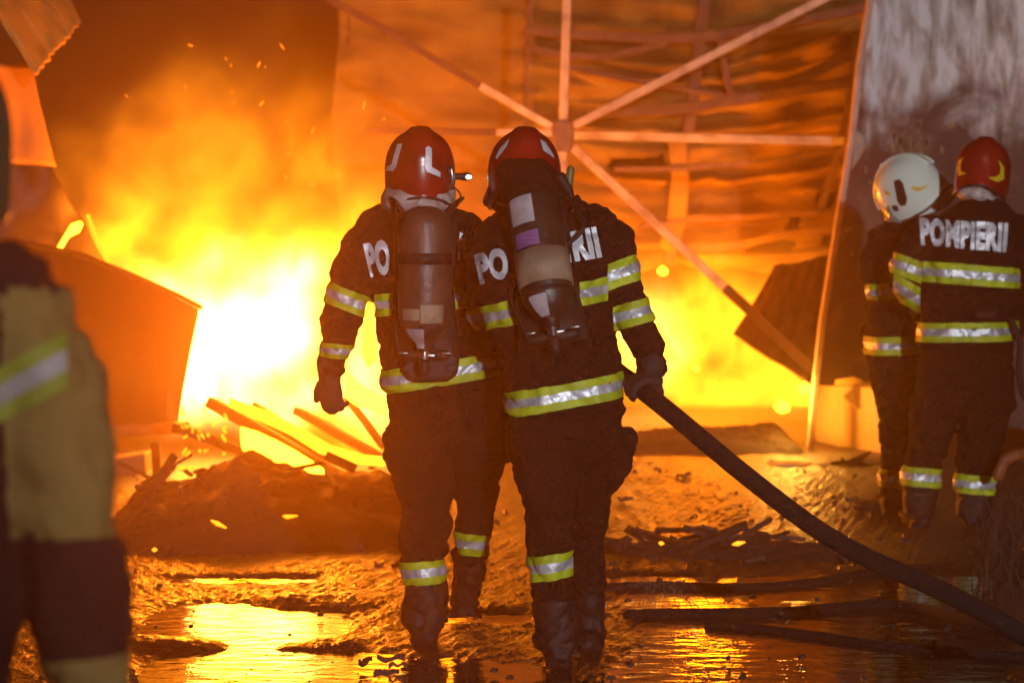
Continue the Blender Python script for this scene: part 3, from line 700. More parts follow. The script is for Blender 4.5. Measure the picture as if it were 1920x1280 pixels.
def decal(name, loops, bvh, m, parent, off=.003, step=4.0, maxd=None):
    """flat print: outlines in photo pixels laid onto a surface that is there"""
    bm = bmesh.new()
    for lp in loops:
        vs = [bm.verts.new((x, y, 0)) for x, y in lp]; bm.faces.new(vs)
    bmesh.ops.triangulate(bm, faces=bm.faces[:])
    return decal_bm(name, bm, bvh, m, parent, off, step, maxd)
def decal_bm(name, bm, bvh, m, parent, off, step, maxd=None, others=()):
    xs = [v.co.x for v in bm.verts]; ysv = [v.co.y for v in bm.verts]
    for ax, lo, hi in ((0, min(xs), max(xs)), (1, min(ysv), max(ysv))):
        t = lo + step
        while t < hi:
            co = [0, 0, 0]; co[ax] = t; no = [0, 0, 0]; no[ax] = 1
            bmesh.ops.bisect_plane(bm, geom=bm.verts[:] + bm.edges[:] + bm.faces[:], plane_co=co, plane_no=no); t += step
    bm.verts.ensure_lookup_table(); bm.verts.index_update()
    pos = {}
    for v in bm.verts:
        d = ray(v.co.x, v.co.y).normalized(); h = bvh.ray_cast(CAM, d)
        if h[0] is not None and (maxd is None or h[0].y < maxd):
            n = h[1] if h[1].dot(d) < 0 else -h[1]; pos[v.index] = h[0] + n*off
    used = {}; vs = []; fs = []
    for f in bm.faces:
        ids = [v.index for v in f.verts]
        if all(i in pos for i in ids):
            ps = [pos[i] for i in ids]
            if max((a - c).length for a in ps for c in ps) > .09: continue
            for i in ids:
                if i not in used: used[i] = len(vs); vs.append(pos[i])
            fs.append(tuple(used[i] for i in ids))
    bm.free()
    if not fs: return None
    return mk(name, vs, fs, m, parent)
def text_bm(txt, quad, bold=.062):
    """letters mapped onto a quad of photo pixels (top left, top right, bottom right, bottom left)"""
    cu = bpy.data.curves.new('t', 'FONT'); cu.body = txt; cu.offset = bold; cu.resolution_u = 4; cu.space_character = 1.08
    o = bpy.data.objects.new('t', cu); C.objects.link(o)
    dg = bpy.context.evaluated_depsgraph_get(); dg.update()
    me = bpy.data.meshes.new_from_object(o.evaluated_get(dg)); bpy.data.objects.remove(o)
    bm = bmesh.new(); bm.from_mesh(me); bpy.data.meshes.remove(me)
    bmesh.ops.triangulate(bm, faces=bm.faces[:])
    X = [v.co.x for v in bm.verts]; Yv = [v.co.y for v in bm.verts]; xa, xb, ya, yb = min(X), max(X), min(Yv), max(Yv)
    tl, tr, br, bl = [Vector(q) for q in quad]
    for v in bm.verts:
        u, t = (v.co.x - xa)/(xb - xa), (yb - v.co.y)/(yb - ya)
        p = tl.lerp(tr, u).lerp(bl.lerp(br, u), t); v.co = (p.x, p.y, 0)
    return bm

class Man:
    def __init__(s, name_label, D, base_px, group='firefighters at the blaze', cloth=NAVY):
        s.D = D; s.g = G(); s.cloth = cloth
        s.root_loc = Vector((at(base_px, 800, D).x, D, 0))
        s.label = name_label; s.group = group
    def P(s, px, py, dy=0.0): return at(px, py, s.D + dy)
    def rings(s, rows, e=2.4, n=30):
        out = []
        for r in rows:
            y, xl, xr, dy, th = r[:5]; c = s.P((xl+xr)/2, y, dy); wd = (xr-xl)/2/ppm(s.D + dy)
            out.append(sring(c, Vector((wd, 0, 0)), Vector((0, th, 0)), n, e))
        s.g.loft(out)
    def limb(s, pts, rad): s.g.tube([s.P(*p) for p in pts], rad, 18)
    def boot(s, px, py, dy, dirv, sc=1.0):
        """sole at row py"""
        h = s.P(px, py, dy); d = Vector(dirv).normalized()
        h.z = max(h.z, 0) + .045; s.g.box(h + Vector((-.047*sc, -.085*sc, -.05)), h + Vector((.047*sc, -.01, -.012)))
        s.g.tube([h - d*.06*sc, h + d*.05*sc, h + d*.15*sc, h + d*.20*sc], [.046*sc, .05*sc, .05*sc, .04*sc], 14, ((0, 0, 1), .8))
        s.g.tube([h + Vector((0, 0, .20)), h + Vector((0, 0, .02)) - d*.01], [.062*sc, .05*sc], 14)
    def head(s, centre, look):
        c = Vector(centre); l = Vector(look).normalized()
        s.g.tube([c + Vector((0, 0, -.03)), c + Vector((0, 0, .045))], [.078, .085], 16)
        s.g.tube([c + l*.02 + Vector((0, 0, -.10)), c + l*.03 + Vector((0, 0, -.03))], [.050, .07], 14)
        s.g.tube([c + l*.105 + Vector((0, 0, -.045)), c + l*.095 + Vector((0, 0, .005))], [.013, .009], 8)
        s.hc, s.look = c, l
    def finish(s, vox=.0115, fold=.013, seed=0, extra=None):
        vs, fs, ns = remesh(s.g, vox, 5)
        out = []
        for p, n in zip(vs, ns):
            q = p + Vector((seed*7.7, 0, 0))
            d = fold*(noise.noise(Vector((q.x*6, q.y*6, q.z*11))) + .7*abs(noise.noise(Vector((q.x*12 + q.z*5, q.y*10, q.z*17 - q.x*6)))) - .2)
            d += fold*.35*noise.noise(q*30)
            cr = 1 - abs(noise.noise(Vector((q.x*5 + q.z*3, q.y*5, q.z*8 - q.x*4)))); d -= fold*.9*max(0, cr - .82)/.18
            cr = 1 - abs(noise.noise(Vector((q.x*9 - q.z*6 + 4, q.y*8, q.z*13 + q.x*5)))); d -= fold*.5*max(0, cr - .85)/.15
            w1 = q.z*15 + 2.2*noise.noise(q*4) + q.x*5; d += fold*.55*(max(0, math.sin(w1))**3)*(.5 + noise.noise(q*3.1))
            if getattr(s, 'hc', None) is not None and (p - s.hc).length < .16: d *= .1
            out.append(p + n*d)
        s.v, s.f = out, fs
        s.bvh = BVHTree.FromPolygons(out, fs)
        mi = []
        mats = [s.cloth, RUB, SKIN, MAROON, NAVY]
        for f in fs:
            c = sum((out[i] for i in f), Vector())/len(f); k = 0
            if c.z < .24: k = 1
            if getattr(s, 'hc', None) is not None:
                dv = c - s.hc
                if dv.length < .15 and c.z > s.hc.z - .13 and dv.dot(s.look) > -.02: k = 2
            if extra: k = extra(c, k)
            mi.append(k)
        o = mk('person', out, fs, mats, None, True, mi)
        # put the object's origin at the feet
        o.location = s.root_loc; o.data.transform(Matrix.Translation(-s.root_loc))
        s.o = tag(o, s.label, 'person', s.group)
        return o
    def stripe(s, pl, pr, hw, dy=0, xr=None, yr=None, name='reflective_stripe', mats=None, off=.004, tilt=0.0):
        """band round the body along the line pl-pr (pixels); hw half height in pixels"""
        a, b_ = s.P(*pl, dy), s.P(*pr, dy); n = (b_ - a).cross(Vector((0, 1, tilt))).normalized()
        if n.z < 0: n = -n
        mid = (a + b_)/2; H = hw/ppm(s.D + dy)
        xlo, xhi = xr or (min(pl[0], pr[0]) - 14, max(pl[0], pr[0]) + 14)
        used = set()
        fsel = []
        for f in s.f:
            cs = [s.v[i] for i in f]; ok = False
            for c in cs:
                if abs((c - mid).dot(n)) < H + .03:
                    px = 960 + c.x/c.y*F
                    if xlo <= px <= xhi and (yr is None or yr[0] < c.y - s.D < yr[1]): ok = True
            if ok: fsel.append(f)
        bm = bmesh.new(); mp = {}
        for f in fsel:
            for i in f:
                if i not in mp: mp[i] = bm.verts.new(s.v[i])
            try: bm.faces.new([mp[i] for i in f])
            except ValueError: pass
        for t, clr in ((H, 1), (-H, -1)):
            bmesh.ops.bisect_plane(bm, geom=bm.verts[:]+bm.edges[:]+bm.faces[:], plane_co=mid + n*t, plane_no=n*clr, clear_outer=True)
        for t in (H*.36, -H*.36):
            bmesh.ops.bisect_plane(bm, geom=bm.verts[:]+bm.edges[:]+bm.faces[:], plane_co=mid + n*t, plane_no=n)
        for X, sg in ((xlo, -1), (xhi, 1)):
            wx = (X - 960)/F
            bmesh.ops.bisect_plane(bm, geom=bm.verts[:]+bm.edges[:]+bm.faces[:], plane_co=(0, 0, 0), plane_no=(sg, -wx*sg, 0), clear_outer=True)
        bmesh.ops.recalc_face_normals(bm, faces=bm.faces[:]); bm.normal_update()
        todo = set(bm.faces); isl = []
        while todo:
            st = [todo.pop()]; grp = [st[0]]
            while st:
                f = st.pop()
                for e in f.edges:
                    for h in e.link_faces:
                        if h in todo: todo.remove(h); st.append(h); grp.append(h)
            isl.append(grp)
        out = None
        for grp in isl:
            if sum(f.calc_area() for f in grp) < .0008: continue
            ix = {}; vs = []; fs = []; mi = []
            for f in grp:
                for v in f.verts:
                    if v not in ix:
                        ix[v] = len(vs); vs.append(v.co + s.bvh.find_nearest(v.co)[1]*off)
                fs.append(tuple(ix[v] for v in f.verts)); mi.append(1 if abs((f.calc_center_median() - mid).dot(n)) < H*.36 else 0)
            out = mk(name, vs, fs, mats or [YEL, SILV], s.o, True, mi)
        bm.free(); return out
    def letters_cut(s, parts, step=5.0):
        bm = bmesh.new()
        for txt, quad in parts:
            b2 = text_bm(txt, quad); me = bpy.data.meshes.new('t'); b2.to_mesh(me); b2.free(); bm.from_mesh(me); bpy.data.meshes.remove(me)
        return decal_bm('lettering', bm, s.bvh, PRINT, s.o, .004, step)
    def letters(s, txt, quad, step=5.0):
        return decal_bm('lettering', text_bm(txt, quad), s.bvh, PRINT, s.o, .004, step)

def free_hand(o_parent, wrist, d, palm, scale=1.0, m=LEATH, curl=.35):
    """relaxed glove: wrist point, direction of the fingers, palm normal"""
    d = Vector(d).normalized(); palm = Vector(palm); palm = (palm - d*palm.dot(d)).normalized(); lat = d.cross(palm)
    g = G(); w_ = Vector(wrist); s_ = scale
    g.tube([w_ - d*.05*s_, w_ + d*.02*s_], [.046*s_, .040*s_], 12, (palm, .8))
    g.tube([w_ + d*.02*s_, w_ + d*.06*s_, w_ + d*.095*s_], [.040*s_, .047*s_, .043*s_], 14, (palm, .45))
    for i, (off, L) in enumerate(((-.033, .072), (-.011, .084), (.012, .078), (.034, .060))):
        p = w_ + d*(.092 - abs(off)*.25)*s_ + lat*off*s_; ang = .15 + .1*i*.3; pts = [p - d*.02*s_, p]; q = p
        for seg, f in enumerate((.42, .33, .25)):
            ang += curl*(1 + .15*i); dv = d*math.cos(ang) + palm*math.sin(ang) + lat*off*1.5; q = q + dv.normalized()*L*f*s_; pts.append(q)
        g.tube(pts, [.012*s_, .0125*s_, .0118*s_, .011*s_, .0095*s_], 8)
    p = w_ + d*.03*s_ - lat*.036*s_; g.tube([p, p - lat*.022*s_ + d*.03*s_ + palm*.012*s_, p - lat*.030*s_ + d*.062*s_ + palm*.022*s_], [.017*s_, .0145*s_, .012*s_], 9)
    vs, fs, ns = remesh(g, .0055*s_, 2); return mk('glove', vs, fs, m, o_parent)
def grip_hand(o_parent, hp, axis, frm, wrist, hr=HR, m=LEATH):
    """glove closed round a hose at hp; frm = the side the palm comes from"""
    ax = Vector(axis).normalized(); n = Vector(frm); n = (n - ax*n.dot(ax)).normalized(); t = ax.cross(n); hp = Vector(hp)
    g = G(); r = hr + .013
    def circ(a, o_): return hp + n*(r*math.cos(a)) + t*(r*math.sin(a)) + ax*o_
    g.tube([hp + n*(hr + .022) - ax*.04, hp + n*(hr + .025), hp + n*(hr + .022) + ax*.04], [.026, .030, .026], 12)
    for i, o_ in enumerate((-.036, -.012, .012, .035)):
        k = (.92, 1.0, .97, .85)[i]
        g.tube([circ(a, o_) for a in (.2, .75*k, 1.35*k, 1.95*k, 2.5*k, 2.95*k)], [.0145, .0145, .014, .0135, .013, .011], 9)
    g.tube([circ(-.3, .04), circ(-.8, .052), circ(-1.35, .05), circ(-1.8, .038)], [.018, .016, .0145, .012], 9)
    wv = Vector(wrist); c = hp + n*(hr + .025)
    g.tube([c, c.lerp(wv, .5), wv], [.036, .040, .046], 12)
    vs, fs, ns = remesh(g, .006, 2); return mk('glove', vs, fs, m, o_parent)

def apparatus(label, top, bot, r, m, bands, patches, group='breathing sets on the two walking firefighters', hoseto=None, seed=0):
    top, bot = Vector(top), Vector(bot); ax = (bot - top).normalized(); L = (bot - top).length
    vw = Vector((0, -1, 0)); vw = (vw - ax*vw.dot(ax)).normalized(); rt = vw.cross(ax).normalized()
    if rt.x < 0: rt = -rt
    root = empty('breathing_apparatus', bot, label, 'air tank', group)
    def pt(t, a, rr): return top + ax*t + vw*(rr*math.cos(a)) + rt*(rr*math.sin(a))
    prof = [(0, .02), (.006, r*.45), (.022, r*.75), (.045, r*.93), (.07, r), (L - .10, r), (L - .06, r*.9), (L - .03, r*.68), (L - .01, r*.42), (L, r*.30), (L + .025, r*.30)]
    g = G(); N = 36; g.loft([[pt(t, 2*math.pi*i/N, rr) for i in range(N)] for t, rr in prof]); g.build('cylinder', m, root, True)
    for t0, t1, mm in bands:
        g = G(); g.loft([[pt(t, 2*math.pi*i/N, rr) for i in range(N)] for t, rr in ((t0, r*.99), (t0, r + .004), (t1, r + .004), (t1, r*.99))], False)
        g.build('strap' if mm is PLAS else 'wrap', mm, root, True)
    for a0, a1, t0, t1, mm in patches:
        g = G(); n = 10; vs = []; fs = []
        def rr_(t):
            for (ta, ra), (tb, rb) in zip(prof, prof[1:]):
                if ta <= t <= tb: return ra + (rb-ra)*(t-ta)/(tb-ta)
            return r
        for j in range(7):
            t = t0 + (t1-t0)*j/6
            for i in range(n+1): vs.append(pt(t, a0 + (a1-a0)*i/n, rr_(t) + .0065))
        mk('label', vs, [(j*(n+1)+i, j*(n+1)+i+1, j*(n+1)+i+n+2, j*(n+1)+i+n+1) for j in range(6) for i in range(n)], mm, root)
    # valve, handwheel and pressure reducer
    g = G(); b0 = bot + ax*.02; g.tube([b0, b0 + ax*.045], [.016, .013], 12); g.tube([b0 + ax*.02 - rt*.012, b0 + ax*.02 + rt*.035], .009, 10); v = g.build('valve', STEEL, root, True)
    g = G(); g.tube([b0 + ax*.05, b0 + ax*.075], [.022, .019], 14); g.build('handwheel', PLAS, root, True)
    g = G(); q = b0 - vw*.05 + ax*.02; g.tube([q - rt*.07, q + rt*.07], .02, 12); g.build('reducer', PLAS, root, True)
    for sg in (-1, 1):
        g = G(); e = b0 + rt*sg*.075 + ax*.012; g.tube([e - rt*.012, e + rt*.014], .004, 8); g.build('clip', STEEL, root, True)
    # harness plate between tank and back
    g = G(); c0 = top + ax*.05 - vw*(r + .012); c1 = bot + ax*.05 - vw*(r + .012)
    rows = []
    for k in range(7):
        u = k/6; c = c0.lerp(c1, u); wd = .10 + .025*abs(u-.5)*2; rows.append([c + rt*x*wd + vw*y*.011 for x, y in ((-1, -1), (-.9, 1), (.9, 1), (1, -1))])
    g.loft(rows); g.build('back_plate', PLAS, root, True)
    for sg in (-1, 1):
        g = G(); g.tube([c0 + rt*sg*.05 + ax*.02 + vw*.01, c0 + rt*sg*.085 - ax*.03, c0 + rt*sg*.11 - ax*.065 - vw*.05, c0 + rt*sg*.12 - ax*.07 - vw*.13], .02, 10, (Vector((0, 0, 1)), .4)); g.build('shoulder_strap', PLAS, root, True)
    if hoseto:
        g = G(); g.tube(smooth_path([q - rt*.08, q - rt*.10 - ax*.06, c0.lerp(c1, .5) - rt*.108] + [Vector(h) for h in hoseto]), .009, 8); g.build('air_hose', RUB, root, True)
    return root

# ---- first walking firefighter (left of the pair)
A = Man('firefighter in red helmet walking with a brown air tank, left one of the central pair', 10.27, 800)
A.rings([(392, 752, 830, .05, .06), (408, 715, 868, .04, .09), (432, 678, 905, .03, .12), (470, 668, 908, .02, .145), (540, 692, 904, .02, .15), (600, 704, 908, .02, .15), (650, 710, 925, .02, .15), (695, 712, 938, .02, .155), (728, 710, 946, .02, .162), (732, 724, 936, .02, .140), (790, 728, 942, .02, .15), (850, 730, 946, .03, .13), (880, 745, 930, .03, .09)])
A.rings([(800, 728, 850, .0, .12), (860, 727, 853, -.02, .115), (900, 733, 852, -.02, .105), (950, 745, 850, -.02, .095), (1000, 748, 846, -.02, .09), (1060, 750, 838, -.02, .085), (1120, 757, 841, -.02, .088), (1168, 752, 844, -.02, .095), (1176, 764, 832, -.02, .07)], 2.2)
A.rings([(800, 830, 945, .05, .12), (870, 838, 946, .12, .11), (940, 850, 930, .22, .10), (1000, 853, 922, .30, .09), (1040, 853, 918, .36, .085), (1080, 852, 905, .42, .08), (1120, 852, 896, .48, .07)], 2.2)
A.boot(795, 1206, -.03, (-.15, 1, 0)); A.boot(872, 1150, .52, (.1, 1, -.1), .95)
A.limb([(700, 440, .02), (676, 470, .0), (658, 530, -.01), (640, 600, -.01), (630, 650, .0), (622, 690, .01)], [.085, .088, .076, .074, .064, .052])
A.limb([(872, 440, .03), (905, 480, .05), (925, 580, .10), (938, 690, .12), (946, 780, .14)], [.085, .085, .072, .065, .05])
A.limb([(690, 418, .02), (740, 405, .03), (830, 405, .03), (880, 418, .03)], [.045, .06, .06, .045])
A.g.tube([A.P(730, 858, .0), A.P(735, 800, .0)], [.028, .028], 10)
A.g.tube([A.P(938, 862, .08), A.P(938, 806, .06)], [.027, .027], 10)
A.head(A.P(788, 320, .09), (.1, 1, -.1))
A.limb([(790, 345, .07), (790, 400, .06)], [.07, .075])
A.finish(seed=1)
A.stripe((620, 548), (694, 578), 20, xr=(590, 699)); A.stripe((592, 652), (660, 660), 14, xr=(585, 672))
A.stripe((702, 572), (905, 552), 21, xr=(703, 912)); A.stripe((710, 716), (945, 678), 22, xr=(705, 960))
A.stripe((748, 1072), (836, 1064), 22, xr=(735, 843)); A.stripe((848, 1014), (924, 1022), 22, .3, xr=(850, 935))
A.letters_cut([('PO', [(680, 457), (729, 448), (734, 514), (695, 521)]), ('MPIE', [(745, 445), (848, 436), (852, 492), (750, 508)]), ('RII', [(851, 436), (894, 431), (899, 489), (856, 492)])])
free_hand(A.o, A.P(618, 705, .01), (.05, .15, -1), (.35, .9, .1), 1.05)
free_hand(A.o, A.P(947, 800, .14), (.02, .1, -1), (-.3, .9, .1), 1.0)
from mathutils import Euler
hA, MA, bA = helmet(A.o, A.P(787, 322, .08), Euler((R(-4), 0, R(6)), 'XYZ'), HELR, .10)
rim(hA, MA, HELD, .10)
decal('reflective_mark', [[(746, 271), (755, 270), (744, 312), (738, 321), (725, 320), (727, 312), (735, 309)]], bA, PRINT, hA)
decal('reflective_mark', [[(798, 278), (803, 274), (809, 279), (809, 313), (825, 323), (825, 333), (800, 322), (797, 315)]], bA, PRINT, hA)
# neck cape
def cape(parent, man, rows, m, name='neck_cape'):
    g = G(); rr = []
    for y, xl, xr, dy, th in rows:
        c = man.P((xl+xr)/2, y, dy); wd = (xr-xl)/2/ppm(man.D+dy); rr.append(sring(c, Vector((wd, 0, 0)), Vector((0, th, 0)), 40, 2.0))
    rr = [[p + Vector((.004*noise.noise(p*40), .006*noise.noise(p*25), .007*noise.noise(p*22 + Vector((2, 2, 2))))) for p in r_] for r_ in rr]
    g.loft(rr, False); return solid(g.build(name, m, parent, True), .004)
cape(A.o, A, [(345, 728, 848, .07, .125), (358, 722, 852, .06, .13), (372, 716, 852, .05, .14), (386, 716, 850, .05, .145), (398, 722, 846, .05, .13)], HOODP)
# helmet torch
g = G(); p = A.P(852, 331, .02); g.tube([p - Vector((.02, 0, 0)), p + Vector((.03, .01, 0)), p + Vector((.045, .02, 0))], [.010, .014, .016], 12)
tl = g.build('torch', PLAS, hA, True)
g = G(); q = A.P(881, 332, .0); g.tube([q - Vector((.006, 0, 0)), q], [.009, .007], 10); g.build('torch_lens', mat('torch_glass', (.8, .9, .85), .1, emit=((.75, 1, .85), 4)), tl, True)
g = G(); g.tube([A.P(846, 318, -.02), A.P(850, 342, -.02), A.P(846, 352, -.01)], [.012, .008, .010], 8); g.build('torch_bracket', STEEL, hA, True)
g = G(); g.tube(smooth_path([A.P(852, 352, .0), A.P(862, 362, .0), A.P(863, 376, .01), A.P(856, 388, .02)]), .0035, 6); g.build('mask_strap', RUB, A.o, True)
apA = apparatus('brown air tank with pale labels worn by the left walking firefighter', A.P(797, 386, -.27), A.P(796, 645, -.27), .094, CYLA,
          [(.165, .205, PLAS)], [(-.12, .75, .345, .41, BEIGE), (-.85, -.15, .36, .40, BEIGE), (-.85, 0, .43, .50, LABW)], hoseto=[A.P(744, 440, -.17), A.P(738, 405, -.13), A.P(742, 385, -.05)])

g = G(); g.prism([A.P(x, y, -.175) for x, y in ((768, 628), (846, 626), (862, 664), (858, 704), (838, 716), (776, 718), (757, 706), (755, 668))], .05); bevel(g.build('hip_pad', PLAS, apA), .02, 3)
for x in (766, 846):
    g = G(); p = A.P(x, 690, -.182); g.box(p - Vector((.018, .006, .012)), p + Vector((.018, .006, .012))); bevel(g.build('buckle', PLAS, apA), .003)

# ---- second walking firefighter
B = Man('firefighter in red helmet bending forward with black air tank and hose in right hand', 9.82, 1050)
B.rings([(378, 985, 1085, .10, .06), (395, 955, 1130, .08, .09), (415, 920, 1155, .06, .12), (450, 900, 1162, .04, .15), (500, 890, 1150, .02, .165), (560, 888, 1142, .0, .165), (620, 915, 1152, .0, .16), (670, 940, 1164, .0, .16), (715, 945, 1168, .0, .165), (772, 944, 1173, .0, .172), (776, 958, 1163, .0, .145), (810, 950, 1172, .0, .15), (850, 950, 1178, .01, .14), (885, 965, 1150, .01, .09)])
B.rings([(800, 950, 1078, .0, .12), (850, 953, 1082, -.03, .12), (900, 964, 1082, -.04, .11), (950, 978, 1078, -.05, .10), (1010, 986, 1072, -.06, .092), (1060, 988, 1070, -.06, .088), (1110, 996, 1080, -.07, .085), (1165, 1003, 1086, -.07, .088), (1208, 998, 1092, -.07, .098), (1216, 1012, 1080, -.07, .07)], 2.2)
B.rings([(800, 1052, 1176, .0, .12), (840, 1052, 1184, .04, .12), (880, 1056, 1176, .07, .115), (930, 1060, 1152, .11, .105), (1000, 1064, 1138, .18, .09), (1080, 1070, 1134, .24, .085), (1150, 1074, 1136, .27, .085), (1186, 1070, 1140, .28, .09), (1194, 1082, 1128, .28, .065)], 2.2)
B.g.tube([B.P(1168, 870, .05), B.P(1170, 820, .03)], [.045, .045], 12)
B.boot(1046, 1256, -.07, (-.1, 1, 0)); B.boot(1106, 1232, .25, (.15, 1, 0))
B.limb([(1118, 435, .05), (1148, 462, .03), (1170, 520, .0), (1188, 590, -.03), (1210, 650, -.06), (1222, 690, -.08)], [.088, .082, .066, .064, .060, .054])
B.limb([(925, 450, .06), (912, 500, .10), (908, 580, .20), (960, 640, .40), (1030, 655, .60)], [.085, .082, .075, .062, .05])
B.limb([(930, 420, .05), (990, 400, .08), (1060, 398, .08), (1125, 412, .06)], [.045, .06, .06, .05])
B.head(B.P(983, 325, .26), (0, 1, -.5))
B.limb([(985, 345, .22), (1010, 400, .10)], [.08, .09])
B.finish(seed=2)
B.stripe((1136, 520), (1200, 498), 24, xr=(1138, 1214)); B.stripe((1152, 596), (1224, 576), 22, xr=(1149, 1236))
B.stripe((886, 600), (974, 580), 23, xr=(874, 976)); B.stripe((1088, 549), (1140, 540), 22, xr=(1086, 1139))
B.stripe((948, 757), (1170, 717), 23, xr=(938, 1182)); B.stripe((986, 1062), (1070, 1048), 24, xr=(978, 1074))
B.letters_cut([('PO', [(890, 478), (948, 461), (957, 521), (902, 535)]), ('MPIE', [(966, 456), (1064, 436), (1072, 492), (974, 516)]), ('RII', [(1068, 436), (1117, 425), (1128, 482), (1078, 491)])])
grip_hand(B.o, at(1205, 732, 9.72), at(1270, 784, 9.6) - at(1150, 690, 10.2), (.75, -.35, .75), at(1222, 682, 9.73))
free_hand(B.o, at(1050, 660, 10.5), (.6, .5, -.3), (0, .4, -1), 1.0)
hB, MB_, bB = helmet(B.o, B.P(983, 328, .24), Euler((R(-32), R(2), R(4)), 'XYZ'), HELR, .10, 1.02)
rim(hB, MB_, HELD, .10)
decal('reflective_mark', [[(956, 261), (951, 275), (933, 299), (930, 296), (938, 280)]], bB, PRINT, hB)
decal('reflective_mark', [[(1012, 262), (1022, 268), (1036, 290), (1038, 297), (1018, 283)]], bB, PRINT, hB)
cape(B.o, B, [(300, 944, 1024, .16, .10), (320, 932, 1040, .14, .12), (350, 938, 1052, .12, .13), (380, 950, 1068, .11, .13), (400, 960, 1080, .11, .12)], mat('helmet_shade_cape', (.010, .006, .005), .95, bump=.3, spec=.1))  # neck cape; its near-black also paints the shade on the helmet's rear
g = G(); g.tube([B.P(938, 330, .2), B.P(925, 355, .18), B.P(914, 378, .17)], [.024, .022, .018], 12, (Vector((0, 1, 0)), 1.2)); g.build('ear_flap', HELD, hB, True)
g = G(); g.tube([B.P(1052, 335, .12), B.P(1064, 352, .12), B.P(1070, 375, .1)], [.024, .02, .016], 10); g.build('torch_bracket', PLAS, hB, True)
g = G(); g.tube([B.P(1067, 345, .12), B.P(1070, 318, .12)], [.014, .014], 12); g.build('torch', mat('olive_torch', (.14, .13, .03), .5), hB, True)
apparatus('black air tank with purple label and beige wrap worn by the bending firefighter', B.P(996, 352, -.13), B.P(1034, 602, -.30), .090, CYLB,
          [(.245, .365, BEIGE), (.385, .40, PLAS)], [(-1.0, -.05, .055, .155, LABW), (-.95, .0, .185, .238, PURP), (-.8, -.05, .41, .475, LABW)], hoseto=[B.P(1085, 440, -.14), B.P(1082, 395, -.08), B.P(1066, 372, .02)], seed=3)
g = G(); g.tube(smooth_path([B.P(1075, 395, -.05), B.P(1092, 392, .0), B.P(1082, 370, .08)]), .010, 8); g.build('mask_hose', RUB, B.o, True)

# ---- firefighter in white helmet by the wall
Cc = Man('firefighter in white helmet looking down, standing beside the wall panel', 14.6, 1675)
Cc.rings([(408, 1660, 1715, .0, .07), (425, 1645, 1735, .0, .12), (455, 1632, 1742, .0, .18), (500, 1624, 1742, .0, .2), (560, 1630, 1738, .0, .19), (620, 1624, 1735, .0, .18), (660, 1622, 1730, .0, .18), (700, 1628, 1730, .0, .17), (760, 1640, 1726, .0, .15)])
Cc.rings([(720, 1632, 1715, -.02, .11), (790, 1648, 1712, -.02, .10), (860, 1650, 1700, -.02, .085), (920, 1649, 1692, -.02, .08), (965, 1650, 1688, -.02, .075)], 2.2)
Cc.rings([(720, 1650, 1730, .15, .11), (800, 1665, 1728, .15, .10), (880, 1668, 1722, .15, .085), (955, 1670, 1716, .15, .075)], 2.2)
Cc.boot(1668, 985, -.02, (-.6, .6, 0)); Cc.boot(1690, 978, .2, (-.5, .7, 0))
Cc.limb([(1655, 450, -.08), (1634, 490, -.12), (1640, 540, -.16), (1690, 570, -.1), (1725, 560, .1)], [.075, .075, .07, .06, .05])
Cc.limb([(1690, 450, .15), (1660, 520, .22), (1640, 580, .3), (1640, 600, .4)], [.08, .07, .06, .05])
Cc.head(Cc.P(1702, 352, .0), (-.75, .35, -.5))
Cc.limb([(1700, 370, .0), (1695, 420, .0)], [.07, .075])
Cc.finish(seed=3)
Cc.stripe((1630, 546), (1682, 544), 15, xr=(1622, 1690)); Cc.stripe((1622, 647), (1735, 645), 17, xr=(1610, 1745))
Cc.stripe((1648, 893), (1702, 898), 16, xr=(1640, 1706))
free_hand(Cc.o, Cc.P(1726, 560, .11), (.5, .7, -.2), (0, .2, -1), 1.0)
free_hand(Cc.o, Cc.P(1640, 602, .42), (-.3, .8, -.3), (0, .2, -1), 1.0)
hC, MC, bC = helmet(Cc.o, Cc.P(1707, 358, .0), Euler((R(-40), R(-6), R(58)), 'XYZ'), HELW, .08, 1.18)
rim(hC, MC, HELD, .08)
decal('side_disc', [[(1676, 340), (1686, 336), (1693, 343), (1701, 372), (1699, 384), (1690, 387), (1683, 378)]], bC, PLAS, hC)
decal('side_disc', [[(1674, 384), (1684, 386), (1686, 395), (1678, 396), (1673, 390)]], bC, PLAS, hC)
decal('yellow_mark', [[(1710, 350), (1728, 351), (1742, 345), (1734, 354), (1720, 360), (1708, 354)]], bC, MARKY, hC)
decal('yellow_mark', [[(1658, 352), (1662, 358), (1670, 362), (1671, 367), (1660, 364)]], bC, MARKY, hC)
g = G(); vs = []
for i in range(13):
    a = R(-62 + 124*i/12)
    for j, (rr, zz) in enumerate(((.150, -.005), (.165, -.05), (.150, -.10))): vs.append(MC @ Vector((rr*.86*math.sin(a), rr*1.04*math.cos(a), zz)))
o = mk('visor', vs, [(i*3+j, i*3+j+1, i*3+j+4, i*3+j+3) for i in range(12) for j in range(2)], mat('visor_grey', (.20, .28, .26), .12), hC); solid(o, .003)
for sx in (-.03, .03):
    g = G(); g.tube([MC @ (Vector((sx, .158*math.cos(t), .166*math.sin(t) - .004))) for t in [R(12 + 156*i/24) for i in range(25)]], .006, 8); g.build('crest_rib', HELW, hC, True)
g = G(); g.tube([MC @ Vector((-.02, .02, .165)), MC @ Vector((.02, .02, .165))], .012, 8); g.build('crest_knob', HELW, hC, True)

